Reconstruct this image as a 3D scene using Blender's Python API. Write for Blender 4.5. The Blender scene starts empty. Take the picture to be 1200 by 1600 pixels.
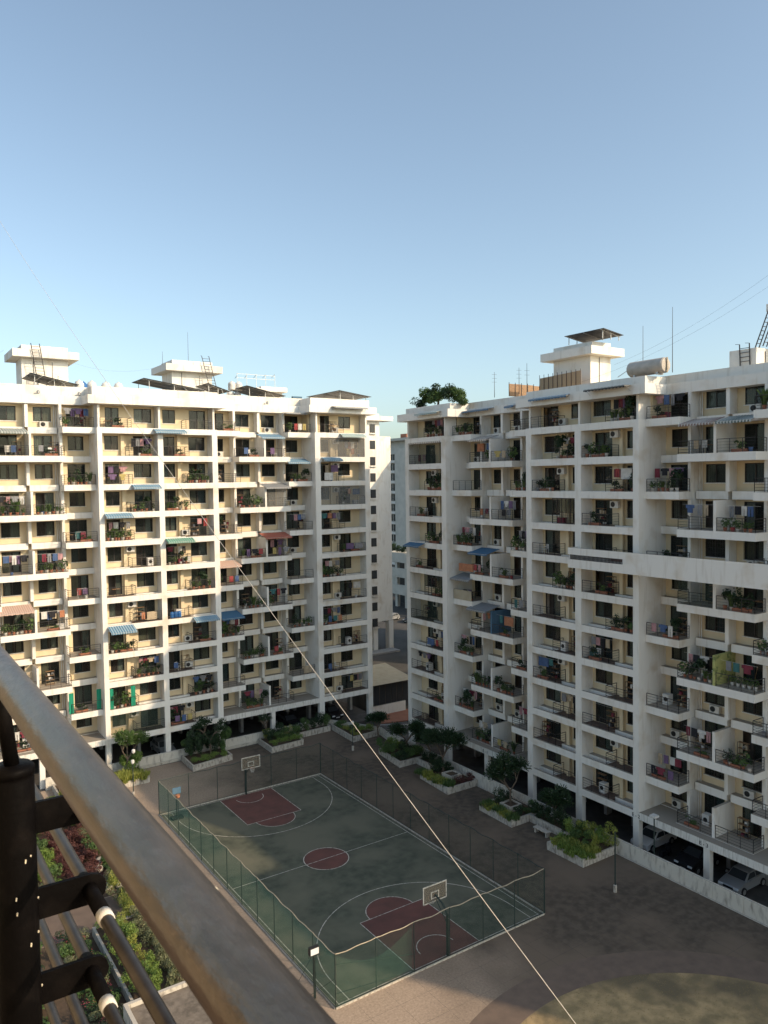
import bpy, math, random
from mathutils import Vector, Matrix
R_ = random.Random(7)
C = bpy.context.scene.collection
sc = bpy.context.scene
# ------------------------------------------------------------------ camera
def cam_setup():
    f, pit, rol, yaw = 1213.084, .0428663, .0140483, .5930392
    cy, sy, cp, sp = math.cos(yaw), math.sin(yaw), math.cos(pit), math.sin(pit)
    F = Vector((sy*cp, cy*cp, -sp)); R = Vector((cy, -sy, 0)); D = F.cross(R)
    c, s = math.cos(rol), math.sin(rol)
    R2 = c*R + s*D; D2 = -s*R + c*D
    cd = bpy.data.cameras.new('camera'); co = bpy.data.objects.new('camera', cd); C.objects.link(co)
    U = -D2; B = -F
    co.matrix_world = Matrix(((R2.x, U.x, B.x, 0), (R2.y, U.y, B.y, 0), (R2.z, U.z, B.z, 30.0), (0, 0, 0, 1)))
    cd.sensor_fit = 'VERTICAL'; cd.sensor_height = 24; cd.lens = 24*f/1600
    cd.clip_start = .02; cd.clip_end = 6000
    cd.dof.use_dof = True; cd.dof.focus_distance = 60; cd.dof.aperture_fstop = 18
    sc.camera = co
cam_setup()
# ------------------------------------------------------------------ world, sun
SUN = Vector((.943, -1.515, 1.0)).normalized()
EL = math.asin(SUN.z)
w = bpy.data.worlds.new('World'); sc.world = w; w.use_nodes = True
nt = w.node_tree; nt.nodes.clear()
sky = nt.nodes.new('ShaderNodeTexSky'); sky.sky_type = 'NISHITA'; sky.sun_disc = False
sky.sun_elevation = EL; sky.sun_rotation = math.atan2(SUN.x, SUN.y)
sky.altitude = 500; sky.air_density = 1.0; sky.dust_density = 3.0; sky.ozone_density = 1.2
bg = nt.nodes.new('ShaderNodeBackground'); bg.inputs[1].default_value = .15
hs = nt.nodes.new('ShaderNodeHueSaturation'); hs.inputs['Saturation'].default_value = .84
out = nt.nodes.new('ShaderNodeOutputWorld')
nt.links.new(sky.outputs[0], hs.inputs['Color']); tn = nt.nodes.new('ShaderNodeMix'); tn.data_type = 'RGBA'; tn.blend_type = 'MULTIPLY'; tn.inputs[0].default_value = 1; tn.inputs[7].default_value = (1.0, 1.07, 1.03, 1); nt.links.new(hs.outputs[0], tn.inputs[6]); nt.links.new(tn.outputs[2], bg.inputs[0]); nt.links.new(bg.outputs[0], out.inputs[0])
sl = bpy.data.lights.new('sun', 'SUN'); sl.energy = 3.1; sl.angle = math.radians(.6); sl.color = (1, .77, .52)
so = bpy.data.objects.new('sun', sl); C.objects.link(so); so.rotation_euler = SUN.to_track_quat('Z', 'Y').to_euler()
sc.view_settings.view_transform = 'Standard'; sc.view_settings.look = 'None'; sc.view_settings.exposure = 0.5; sc.view_settings.gamma = 1
sc.view_settings.use_curve_mapping = False
try:
    sc.cycles.max_bounces = 6; sc.cycles.transparent_max_bounces = 12; sc.cycles.diffuse_bounces = 3; sc.cycles.glossy_bounces = 3
    sc.cycles.sample_clamp_indirect = 6
except Exception: pass
# ------------------------------------------------------------------ materials
def new_mat(name):
    m = bpy.data.materials.new(name); m.use_nodes = True; n = m.node_tree; n.nodes.clear()
    o = n.nodes.new('ShaderNodeOutputMaterial'); b = n.nodes.new('ShaderNodeBsdfPrincipled'); n.links.new(b.outputs[0], o.inputs[0])
    return m, n, b
def pmat(name, c1, c2=None, scale=2.0, rough=.8, stretch=(1, 1, 1), bump=0, bscale=20, metal=0, detail=5, spec=.3, top=None, contrast=(.35, .7), world=True, c3=None, s3=.3, r3=(.45, .62)):
    """noise between c1 and c2; optional colour on upward faces (settled dirt), optional broad third tint"""
    m, n, b = new_mat(name); L = n.links.new
    b.inputs['Roughness'].default_value = rough; b.inputs['Metallic'].default_value = metal
    b.inputs['Specular IOR Level'].default_value = spec
    tc = n.nodes.new('ShaderNodeNewGeometry' if world else 'ShaderNodeTexCoord')
    co = tc.outputs['Position' if world else 'Object']
    mp = n.nodes.new('ShaderNodeMapping'); mp.inputs['Scale'].default_value = stretch; L(co, mp.inputs[0])
    src = None
    if c2 is None: b.inputs['Base Color'].default_value = (*c1, 1)
    else:
        nz = n.nodes.new('ShaderNodeTexNoise'); nz.inputs['Scale'].default_value = scale; nz.inputs['Detail'].default_value = detail; L(mp.outputs[0], nz.inputs[0])
        mr = n.nodes.new('ShaderNodeMapRange'); mr.inputs[1].default_value = contrast[0]; mr.inputs[2].default_value = contrast[1]; L(nz.outputs[0], mr.inputs[0])
        mx = n.nodes.new('ShaderNodeMix'); mx.data_type = 'RGBA'; mx.inputs[6].default_value = (*c1, 1); mx.inputs[7].default_value = (*c2, 1); L(mr.outputs[0], mx.inputs[0])
        src = mx.outputs[2]
        if c3:
            nz3 = n.nodes.new('ShaderNodeTexNoise'); nz3.inputs['Scale'].default_value = s3; nz3.inputs['Detail'].default_value = 3; L(co, nz3.inputs[0])
            mr3 = n.nodes.new('ShaderNodeMapRange'); mr3.inputs[1].default_value = r3[0]; mr3.inputs[2].default_value = r3[1]; L(nz3.outputs[0], mr3.inputs[0])
            m3 = n.nodes.new('ShaderNodeMix'); m3.data_type = 'RGBA'; L(src, m3.inputs[6]); m3.inputs[7].default_value = (*c3, 1); L(mr3.outputs[0], m3.inputs[0]); src = m3.outputs[2]
        if top:
            ge = n.nodes.new('ShaderNodeNewGeometry'); sx = n.nodes.new('ShaderNodeSeparateXYZ'); L(ge.outputs['True Normal'], sx.inputs[0])
            gt = n.nodes.new('ShaderNodeMath'); gt.operation = 'GREATER_THAN'; gt.inputs[1].default_value = .7; L(sx.outputs[2], gt.inputs[0])
            m4 = n.nodes.new('ShaderNodeMix'); m4.data_type = 'RGBA'; L(src, m4.inputs[6]); m4.inputs[7].default_value = (*top, 1); L(gt.outputs[0], m4.inputs[0]); src = m4.outputs[2]
        L(src, b.inputs['Base Color'])
    if bump:
        nb = n.nodes.new('ShaderNodeTexNoise'); nb.inputs['Scale'].default_value = bscale; nb.inputs['Detail'].default_value = 4; L(mp.outputs[0], nb.inputs[0])
        bm = n.nodes.new('ShaderNodeBump'); bm.inputs['Strength'].default_value = bump; bm.inputs['Distance'].default_value = .02; L(nb.outputs[0], bm.inputs['Height']); L(bm.outputs[0], b.inputs['Normal'])
    return m
M = {}
M['white'] = pmat('white_paint', (.77, .745, .69), (.56, .515, .44), 1.3, .75, (2.2, 2.2, .28), bump=.1, bscale=6, top=(.36, .32, .27), contrast=(.55, .88), detail=9, c3=(.60, .52, .41), s3=.55, r3=(.54, .8))
M['white2'] = pmat('white_paint_weathered', (.72, .70, .65), (.40, .37, .32), 3.0, .8, (3, 3, .3), bump=.2, bscale=8, top=(.30, .265, .22), contrast=(.5, .72))
M['stain'] = pmat('stained_render', (.60, .565, .49), (.24, .21, .175), 1.3, .9, (2.5, 2.5, .8), bump=.3, bscale=9, contrast=(.5, .8), detail=9, top=(.42, .39, .34))
M['cream'] = pmat('cream_paint', (.70, .585, .395), (.64, .52, .34), 1.2, .8, (1, 1, .5), bump=.1, bscale=10, contrast=(.3, .75))
M['frame'] = pmat('brown_window_frame', (.035, .028, .024), rough=.45)
M['rail'] = pmat('dark_railing_paint', (.05, .045, .045), rough=.5)
M['room'] = pmat('dim_room_wall', (.13, .115, .10), (.08, .07, .06), .8, .9)  # room darkness put into the colour of the sheets behind the windows
M['tile'] = pmat('balcony_floor_tile', (.16, .11, .09), (.10, .075, .065), 2, .6)
M['parkfloor'] = pmat('parking_floor', (.10, .095, .09), (.06, .056, .052), 1.2, .8)
M['parkwall'] = pmat('parking_wall', (.36, .35, .33), (.26, .25, .24), 1.5, .8)
def glass_mat():
    m, n, b = new_mat('window_glass'); L = n.links.new
    b.inputs['Base Color'].default_value = (.03, .035, .035, 1); b.inputs['Roughness'].default_value = .06; b.inputs['Specular IOR Level'].default_value = .55
    tr = n.nodes.new('ShaderNodeBsdfTransparent'); tr.inputs[0].default_value = (.85, .9, .88, 1)
    mx = n.nodes.new('ShaderNodeMixShader'); mx.inputs[0].default_value = .33
    L(tr.outputs[0], mx.inputs[1]); L(b.outputs[0], mx.inputs[2]); L(mx.outputs[0], n.nodes['Material Output'].inputs[0]); return m
M['glass'] = glass_mat()
def curtain(name, c):
    m, n, b = new_mat(name); L = n.links.new
    tc = n.nodes.new('ShaderNodeTexCoord'); wv = n.nodes.new('ShaderNodeTexWave'); wv.inputs['Scale'].default_value = 3.2; wv.inputs['Distortion'].default_value = 1.2
    L(tc.outputs['Object'], wv.inputs[0]); mr = n.nodes.new('ShaderNodeMapRange'); mr.inputs[3].default_value = .65; L(wv.outputs[1], mr.inputs[0])
    mx = n.nodes.new('ShaderNodeMix'); mx.data_type = 'RGBA'; mx.blend_type = 'MULTIPLY'; mx.inputs[0].default_value = 1; mx.inputs[6].default_value = (*c, 1); L(mr.outputs[0], mx.inputs[7]); L(mx.outputs[2], b.inputs['Base Color']); b.inputs['Roughness'].default_value = .9
    return m
CUR = [curtain('curtain_grey', (.55, .53, .47)), curtain('curtain_maroon', (.20, .09, .08)), curtain('curtain_beige', (.6, .5, .36)), curtain('curtain_blue', (.16, .22, .26)), curtain('curtain_white', (.75, .74, .68))]
def net_mat(name, col, fac):
    m, n, b = new_mat(name); L = n.links.new
    b.inputs['Base Color'].default_value = (*col, 1); b.inputs['Roughness'].default_value = .9
    tr = n.nodes.new('ShaderNodeBsdfTransparent'); mx = n.nodes.new('ShaderNodeMixShader')
    tc = n.nodes.new('ShaderNodeNewGeometry'); nz = n.nodes.new('ShaderNodeTexNoise'); nz.inputs['Scale'].default_value = .35; nz.inputs['Detail'].default_value = 1; L(tc.outputs['Position'], nz.inputs[0])
    mr = n.nodes.new('ShaderNodeMapRange'); mr.inputs[1].default_value = .3; mr.inputs[2].default_value = .7; mr.inputs[3].default_value = fac*.85; mr.inputs[4].default_value = fac*1.12; L(nz.outputs[0], mr.inputs[0]); L(mr.outputs[0], mx.inputs[0])
    L(tr.outputs[0], mx.inputs[1]); L(b.outputs[0], mx.inputs[2]); L(mx.outputs[0], n.nodes['Material Output'].inputs[0]); return m
M['net'] = net_mat('green_shade_net', (.035, .19, .13), .40)
M['netdark'] = net_mat('dark_wire_net', (.035, .06, .045), .20)
M['net2'] = net_mat('faded_green_net', (.05, .17, .12), .11)
M['safety'] = net_mat('invisible_balcony_net', (.3, .3, .28), .22)
def stripes(name, c1, c2, scale, axis=0):
    m, n, b = new_mat(name); L = n.links.new
    tc = n.nodes.new('ShaderNodeTexCoord'); sx = n.nodes.new('ShaderNodeSeparateXYZ'); L(tc.outputs['Object'], sx.inputs[0])
    a = n.nodes.new('ShaderNodeMath'); a.operation = 'MULTIPLY'; a.inputs[1].default_value = scale; L(sx.outputs[axis], a.inputs[0])
    f = n.nodes.new('ShaderNodeMath'); f.operation = 'FRACT'; L(a.outputs[0], f.inputs[0])
    g = n.nodes.new('ShaderNodeMath'); g.operation = 'GREATER_THAN'; g.inputs[1].default_value = .5; L(f.outputs[0], g.inputs[0])
    mx = n.nodes.new('ShaderNodeMix'); mx.data_type = 'RGBA'; mx.inputs[6].default_value = (*c1, 1); mx.inputs[7].default_value = (*c2, 1); L(g.outputs[0], mx.inputs[0]); L(mx.outputs[2], b.inputs['Base Color']); b.inputs['Roughness'].default_value = .8
    return m
for k, c1, c2, s in (('aw_blue', (.06, .17, .29), (.30, .41, .47), 4), ('aw_green', (.03, .20, .14), (.30, .42, .36), 4), ('aw_solid', (.05, .13, .23), (.055, .15, .26), 4), ('aw_grey', (.20, .21, .22), (.26, .27, .28), 3), ('aw_red', (.36, .12, .08), (.32, .10, .07), 3),
                     ('aw_tan', (.55, .40, .32), (.45, .30, .24), 5), ('aw_dark', (.5, .52, .5), (.06, .09, .08), 4), ('aw_maroon', (.16, .07, .06), (.5, .48, .44), 4), ('aw_pale', (.35, .45, .45), (.30, .40, .40), 3), ('aw_brown', (.30, .24, .20), (.60, .56, .5), 3)):
    M[k] = stripes(k.replace('aw_', 'awning_'), c1, c2, s)
M['solar'] = pmat('solar_sheet', (.03, .033, .045), (.045, .05, .06), 3, .35)
M['galv'] = pmat('galvanised_steel', (.42, .42, .41), rough=.45, metal=.6)
M['tank'] = pmat('steel_tank', (.50, .46, .41), (.40, .365, .32), 2, .6, metal=.2)
M['plast_w'] = pmat('white_plastic', (.70, .69, .66), (.6, .58, .54), 3, .5)
M['ac'] = pmat('ac_casing', (.62, .60, .55), (.5, .48, .44), 3, .5)
M['black'] = pmat('black_plastic', (.02, .02, .02), rough=.5)
M['terra'] = pmat('terracotta', (.36, .15, .09), (.28, .11, .07), 6, .85)
M['potw'] = pmat('white_pot', (.62, .58, .52), (.5, .46, .4), 5, .7)
M['soil'] = pmat('soil', (.07, .05, .035), (.11, .075, .05), 3, .95, bump=.5, bscale=8)
M['wood'] = pmat('wood', (.30, .18, .09), (.22, .13, .07), 5, .7)
M['bluepl'] = pmat('blue_plastic', (.03, .14, .38), rough=.4)
M['greencl'] = pmat('green_curtain_cloth', (.02, .28, .17), (.01, .20, .12), 3, .85, (3, 3, .2))
def leafm(name, a, b_, tint=None):
    m, n, b = new_mat(name); L = n.links.new
    ge = n.nodes.new('ShaderNodeNewGeometry'); mx = n.nodes.new('ShaderNodeMix'); mx.data_type = 'RGBA'
    mx.inputs[6].default_value = (*a, 1); mx.inputs[7].default_value = (*b_, 1); L(ge.outputs['Random Per Island'], mx.inputs[0])
    L(mx.outputs[2], b.inputs['Base Color']); b.inputs['Roughness'].default_value = .5; b.inputs['Specular IOR Level'].default_value = .35
    tl = n.nodes.new('ShaderNodeBsdfTranslucent'); L(mx.outputs[2], tl.inputs[0]); ms = n.nodes.new('ShaderNodeMixShader'); ms.inputs[0].default_value = .3
    L(b.outputs[0], ms.inputs[1]); L(tl.outputs[0], ms.inputs[2]); L(ms.outputs[0], n.nodes['Material Output'].inputs[0]); return m
M['leaf'] = leafm('leaf_green', (.05, .10, .03), (.12, .19, .055))
M['leafdark'] = leafm('leaf_dark_green', (.018, .040, .018), (.04, .075, .03))
M['leaflime'] = leafm('leaf_yellow_green', (.18, .24, .045), (.38, .38, .09))
M['leafgrass'] = leafm('leaf_bright_green', (.11, .19, .035), (.23, .31, .07))
M['leafpurple'] = leafm('leaf_purple', (.08, .03, .03), (.17, .07, .055))
M['leafgrey'] = leafm('leaf_grey_green', (.09, .12, .06), (.26, .26, .14))
M['flower'] = leafm('petals_white', (.6, .55, .45), (.7, .66, .6))
M['flowerred'] = leafm('petals_pink', (.5, .06, .08), (.6, .16, .16))
M['bark'] = pmat('bark', (.16, .12, .09), (.10, .075, .055), 8, .9)
M['courtgreen'] = pmat('court_green_paint', (.102, .108, .080), (.062, .070, .053), 1.3, .85, c3=(.13, .128, .095), s3=.22, contrast=(.35, .65), detail=9)
M['courtred'] = pmat('court_red_paint', (.145, .062, .052), (.10, .048, .042), .8, .75, detail=8)
M['line'] = pmat('court_line_paint', (.55, .52, .46), (.18, .18, .15), 4, .8, contrast=(.46, .7), detail=9)
M['paving'] = pmat('courtyard_paving', (.125, .098, .074), (.080, .064, .050), 1.7, .9, c3=(.155, .118, .088), s3=.16, detail=10, bump=.4, bscale=14, contrast=(.38, .62))
M['paving2'] = pmat('sunlit_pale_paving', (.40, .315, .245), (.29, .225, .175), 5, .9, c3=(.34, .255, .195), s3=.5, detail=11, bump=.4, bscale=20, contrast=(.3, .7))  # unused paler tone with sunlit ground brightness put into the colour
def sunlit_pale_zone(m):  # paler paving towards low X, sunlit brightness put into its colour
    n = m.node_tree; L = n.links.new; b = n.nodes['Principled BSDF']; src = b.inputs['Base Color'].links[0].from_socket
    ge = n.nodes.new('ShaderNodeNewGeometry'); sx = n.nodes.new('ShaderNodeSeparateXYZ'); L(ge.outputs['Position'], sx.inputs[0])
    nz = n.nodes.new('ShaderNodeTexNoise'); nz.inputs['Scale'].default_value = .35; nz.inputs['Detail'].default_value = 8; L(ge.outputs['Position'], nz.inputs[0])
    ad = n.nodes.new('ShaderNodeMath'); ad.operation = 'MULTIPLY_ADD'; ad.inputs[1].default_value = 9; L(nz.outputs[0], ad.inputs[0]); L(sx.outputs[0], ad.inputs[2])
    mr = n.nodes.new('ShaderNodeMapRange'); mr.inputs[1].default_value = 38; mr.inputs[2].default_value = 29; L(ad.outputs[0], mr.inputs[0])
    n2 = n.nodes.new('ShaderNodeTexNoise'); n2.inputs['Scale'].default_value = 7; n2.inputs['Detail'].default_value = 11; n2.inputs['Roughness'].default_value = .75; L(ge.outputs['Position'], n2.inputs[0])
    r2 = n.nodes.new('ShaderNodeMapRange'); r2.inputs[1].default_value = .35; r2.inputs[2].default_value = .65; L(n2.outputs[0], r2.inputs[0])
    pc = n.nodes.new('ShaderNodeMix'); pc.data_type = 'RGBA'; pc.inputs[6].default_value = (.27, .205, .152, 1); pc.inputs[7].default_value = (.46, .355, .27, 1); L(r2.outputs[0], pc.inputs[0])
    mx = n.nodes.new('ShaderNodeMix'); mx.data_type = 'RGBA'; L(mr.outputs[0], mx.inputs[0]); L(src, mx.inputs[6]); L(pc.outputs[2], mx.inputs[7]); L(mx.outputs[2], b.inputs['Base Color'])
sunlit_pale_zone(M['paving'])
M['screen'] = leafm('translucent_reed', (.50, .38, .25), (.40, .30, .19))
M['board'] = net_mat('smoked_board', (.20, .17, .13), .45)
M['path'] = pmat('brown_path', (.165, .122, .096), (.13, .098, .079), 1.4, .88, detail=9, bump=.3, bscale=12)
M['lawn'] = pmat('dry_lawn', (.42, .305, .165), (.24, .185, .10), 1.2, .95, detail=10, bump=.8, bscale=9, c3=(.15, .12, .075), s3=.25, contrast=(.38, .62))
M['road'] = pmat('asphalt', (.055, .053, .05), (.075, .072, .068), 1.2, .9, detail=8, c3=(.09, .085, .08), s3=.12)
M['earth'] = pmat('open_ground', (.10, .09, .07), (.14, .12, .09), .2, .95)
M['kerb'] = pmat('planter_render', (.52, .48, .41), (.24, .21, .18), 2.6, .85, (2, 2, .8), contrast=(.45, .68), top=(.46, .42, .36), bump=.2, bscale=10)
M['pole'] = pmat('dark_green_pole', (.03, .045, .04), rough=.5)
M['rope'] = pmat('jute_rope', (.42, .36, .27), (.3, .25, .18), 9, .9)
M['roofconc'] = pmat('weathered_roof_concrete', (.21, .175, .14), (.12, .10, .08), 3, .95, detail=11, bump=.6, bscale=12, contrast=(.35, .65))
M['cord'] = pmat('pale_cord', (.62, .57, .50), (.5, .45, .38), 9, .9)
M['handrail'] = pmat('weathered_steel_handrail', (.165, .125, .10), (.095, .073, .058), 70, .37, (1, .3, 1), metal=.78, bump=.12, bscale=120, c3=(.125, .10, .083), s3=16, spec=.4, contrast=(.4, .7))
M['postblack'] = pmat('black_painted_steel', (.0035, .003, .003), (.008, .0065, .006), 22, .5, bump=.1, bscale=60, contrast=(.5, .75), spec=.04)
M['rod'] = pmat('dull_steel_rod', (.10, .082, .07), (.06, .05, .043), 30, .4, metal=.8)
M['pale'] = pmat('pale_paint_drop', (.75, .66, .5), rough=.5)
M['orangefloor'] = pmat('terracotta_paving', (.36, .16, .10), (.30, .13, .085), 1, .85)
M['sheet'] = pmat('cream_roof_sheet', (.42, .37, .27), (.36, .31, .22), 1.5, .7)
M['far'] = pmat('far_wall_grey', (.60, .57, .50), (.50, .48, .42), .6, .8)
M['farwin'] = pmat('far_window_dark', (.035, .04, .045), rough=.3)
M['bamboo'] = pmat('bamboo_fence', (.36, .24, .15), (.22, .14, .09), 4, .9, (4, 4, 4))
M['bluepaint'] = pmat('blue_wall_paint', (.09, .17, .25), (.07, .14, .21), 1, .8)
M['yelpaint'] = pmat('yellow_green_wall', (.42, .42, .16), (.18, .22, .08), 2.4, .85, contrast=(.5, .6))
M['cargrey'] = pmat('silver_car_paint', (.42, .43, .44), rough=.3, metal=.5); M['carblack'] = pmat('black_car_paint', (.02, .02, .022), rough=.2); M['carwhite'] = pmat('white_car_paint', (.65, .65, .64), rough=.25)
M['tyre'] = pmat('tyre_rubber', (.02, .02, .02), rough=.9); M['light'] = pmat('headlamp_lens', (.7, .72, .72), rough=.15)
CL = {}
for nme, c in dict(white=(.62, .60, .56), pink=(0.48, 0.27, 0.28), red=(0.34, 0.07, 0.07), blue=(0.08, 0.13, 0.26), black=(.03, .03, .035), orange=(0.46, 0.2, 0.11), grey=(.25, .25, .26), yellow=(0.45, 0.36, 0.14), maroon=(.20, .04, .06), teal=(0.06, 0.17, 0.17), purple=(0.17, 0.11, 0.2), beige=(.45, .36, .25)).items():
    CL[nme] = pmat('cloth_'+nme, c, tuple(v*.75 for v in c), 3, .95)
# ------------------------------------------------------------------ mesh helpers
class MB:
    def __init__(s): s.v = []; s.f = []
    def box(s, x0, x1, y0, y1, z0, z1):
        if x0 > x1: x0, x1 = x1, x0
        if y0 > y1: y0, y1 = y1, y0
        if z0 > z1: z0, z1 = z1, z0
        b = len(s.v)
        s.v += [(x0, y0, z0), (x1, y0, z0), (x1, y1, z0), (x0, y1, z0), (x0, y0, z1), (x1, y0, z1), (x1, y1, z1), (x0, y1, z1)]
        s.f += [(b, b+3, b+2, b+1), (b+4, b+5, b+6, b+7), (b, b+1, b+5, b+4), (b+1, b+2, b+6, b+5), (b+2, b+3, b+7, b+6), (b+3, b, b+4, b+7)]
        return s
    def bar(s, p, q, r=.02, n=4, r2=None, cap=True):
        p = Vector(p); q = Vector(q); d = (q-p).normalized(); r2 = r if r2 is None else r2
        a = d.cross(Vector((0, 0, 1))); a = Vector((1, 0, 0)) if a.length < 1e-3 else a.normalized(); c = d.cross(a)
        b = len(s.v); o = math.pi/4 if n == 4 else 0
        for P, rr in ((p, r), (q, r2)):
            for i in range(n):
                t = o+2*math.pi*i/n; s.v.append(tuple(P+a*(rr*math.cos(t))+c*(rr*math.sin(t))))
        for i in range(n):
            j = (i+1) % n; s.f.append((b+i, b+j, b+n+j, b+n+i))
        if cap: s.f.append(tuple(b+i for i in range(n-1, -1, -1))); s.f.append(tuple(b+n+i for i in range(n)))
        return s
    def poly(s, pts): b = len(s.v); s.v += [tuple(p) for p in pts]; s.f.append(tuple(range(b, b+len(pts)))); return s
    def prism(s, pts, z0, z1):
        n = len(pts); b = len(s.v)
        s.v += [(x, y, z0) for x, y in pts]+[(x, y, z1) for x, y in pts]
        for i in range(n): j = (i+1) % n; s.f.append((b+i, b+j, b+n+j, b+n+i))
        s.f.append(tuple(range(b+n-1, b-1, -1))); s.f.append(tuple(range(b+n, b+2*n))); return s
    def lathe(s, prof, n=12, c=(0, 0)):
        b = len(s.v)
        for r, z in prof:
            for i in range(n): t = 2*math.pi*i/n; s.v.append((c[0]+r*math.cos(t), c[1]+r*math.sin(t), z))
        for k in range(len(prof)-1):
            for i in range(n): j = (i+1) % n; s.f.append((b+k*n+i, b+k*n+j, b+(k+1)*n+j, b+(k+1)*n+i))
        s.f.append(tuple(b+i for i in range(n-1, -1, -1))); s.f.append(tuple(b+(len(prof)-1)*n+i for i in range(n))); return s
    def mesh(s, name, mat, smooth=False):
        m = bpy.data.meshes.new(name); m.from_pydata(s.v, [], s.f)
        m.materials.append(M[mat] if isinstance(mat, str) else mat)
        if smooth: m.polygons.foreach_set('use_smooth', [True]*len(m.polygons))
        m.update(); return m
    def build(s, name, mat, parent=None, smooth=False): return link(name, s.mesh(name, mat, smooth), parent)
def link(name, mesh, parent=None, loc=None, rz=0, scale=None):
    o = bpy.data.objects.new(name, mesh); C.objects.link(o)
    if parent: o.parent = parent
    if loc is not None: o.location = loc
    if rz: o.rotation_euler = (0, 0, rz)
    if scale is not None: o.scale = scale if hasattr(scale, '__len__') else (scale,)*3
    return o
def tag(o, label=None, cat=None, group=None, kind=None):
    if label: o['label'] = label
    if cat: o['category'] = cat
    if group: o['group'] = group
    if kind: o['kind'] = kind
    return o
def empty(name, label, cat, group=None, loc=(0, 0, 0), rz=0):
    o = bpy.data.objects.new(name, None); C.objects.link(o); o.location = loc; o.rotation_euler = (0, 0, rz); o.empty_display_size = .3
    return tag(o, label, cat, group)
ORD = ['first', 'second', 'third', 'fourth', 'fifth', 'sixth', 'seventh', 'eighth', 'ninth', 'tenth', 'eleventh', 'twelfth']
# ------------------------------------------------------------------ foliage meshes
def leaves(n, rx, ry, rz, size, rnd, shell=.35, up=.3, mat='leaf', name='foliage', lumps=0, slim=.45, zoff=None):
    mb = MB(); zoff = rz if zoff is None else zoff
    cs = [(0, 0, 0, 1.0)] if not lumps else [(rnd.uniform(-.6, .6), rnd.uniform(-.6, .6), rnd.uniform(-.5, .6), rnd.uniform(.3, .55)) for _ in range(lumps)]
    for i in range(n):
        cx, cy, cz, cr = rnd.choice(cs)
        while True:
            v = Vector((rnd.uniform(-1, 1), rnd.uniform(-1, 1), rnd.uniform(-1, 1)))
            if .05 < v.length <= 1: break
        r = v.length; v = v.normalized()*(shell+(1-shell)*r if rnd.random() < .8 else r)
        p = Vector(((cx+v.x*cr)*rx, (cy+v.y*cr)*ry, (cz+v.z*cr)*rz+zoff))
        nrm = (v+Vector((rnd.uniform(-.8, .8), rnd.uniform(-.8, .8), rnd.uniform(-.4, .8)+up))).normalized()
        a = nrm.cross(Vector((rnd.uniform(-1, 1), rnd.uniform(-1, 1), rnd.uniform(-1, 1)))).normalized(); b = nrm.cross(a)
        L = size*rnd.uniform(.6, 1.3); W = L*slim
        mb.poly((p-a*L, p-b*W+nrm*L*.12, p+a*L, p+b*W+nrm*L*.12))
    return mb.mesh(name, mat)
def blades(n, rx, ry, h, rnd, mat, name='foliage', w=.04):
    mb = MB()
    for i in range(n):
        x = rnd.uniform(-rx, rx); y = rnd.uniform(-ry, ry); t = rnd.uniform(0, 6.28); L = h*rnd.uniform(.5, 1.15); s = rnd.uniform(.15, .6)*L
        dx, dy = math.cos(t), math.sin(t); p0 = Vector((x, y, 0)); p1 = Vector((x+dx*s*.4, y+dy*s*.4, L*.6)); p2 = Vector((x+dx*s, y+dy*s, L*.95)); q = Vector((-dy, dx, 0))*w
        mb.poly((p0-q*.5, p0+q*.5, p1+q, p1-q)); mb.poly((p1-q, p1+q, p2))
    return mb.mesh(name, mat)
rf = random.Random(3)
POTLEAF = [leaves(90, .28, .28, .34, .09, rf, mat='leaf'), leaves(80, .24, .24, .46, .09, rf, mat='leafdark'), blades(60, .06, .05, .62, rf, 'leaf'), leaves(130, .38, .32, .55, .10, rf, mat='leafdark', lumps=4), leaves(90, .3, .3, .34, .09, rf, mat='leaf')]
POTM = [MB().lathe([(.10, 0), (.14, .24), (.155, .24), (.155, .28)], 8).mesh('pot', 'terra'), MB().lathe([(.11, 0), (.15, .22), (.16, .28)], 8).mesh('pot', 'potw'), MB().box(-.22, .22, -.1, .1, 0, .2).mesh('pot', 'terra')]
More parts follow.
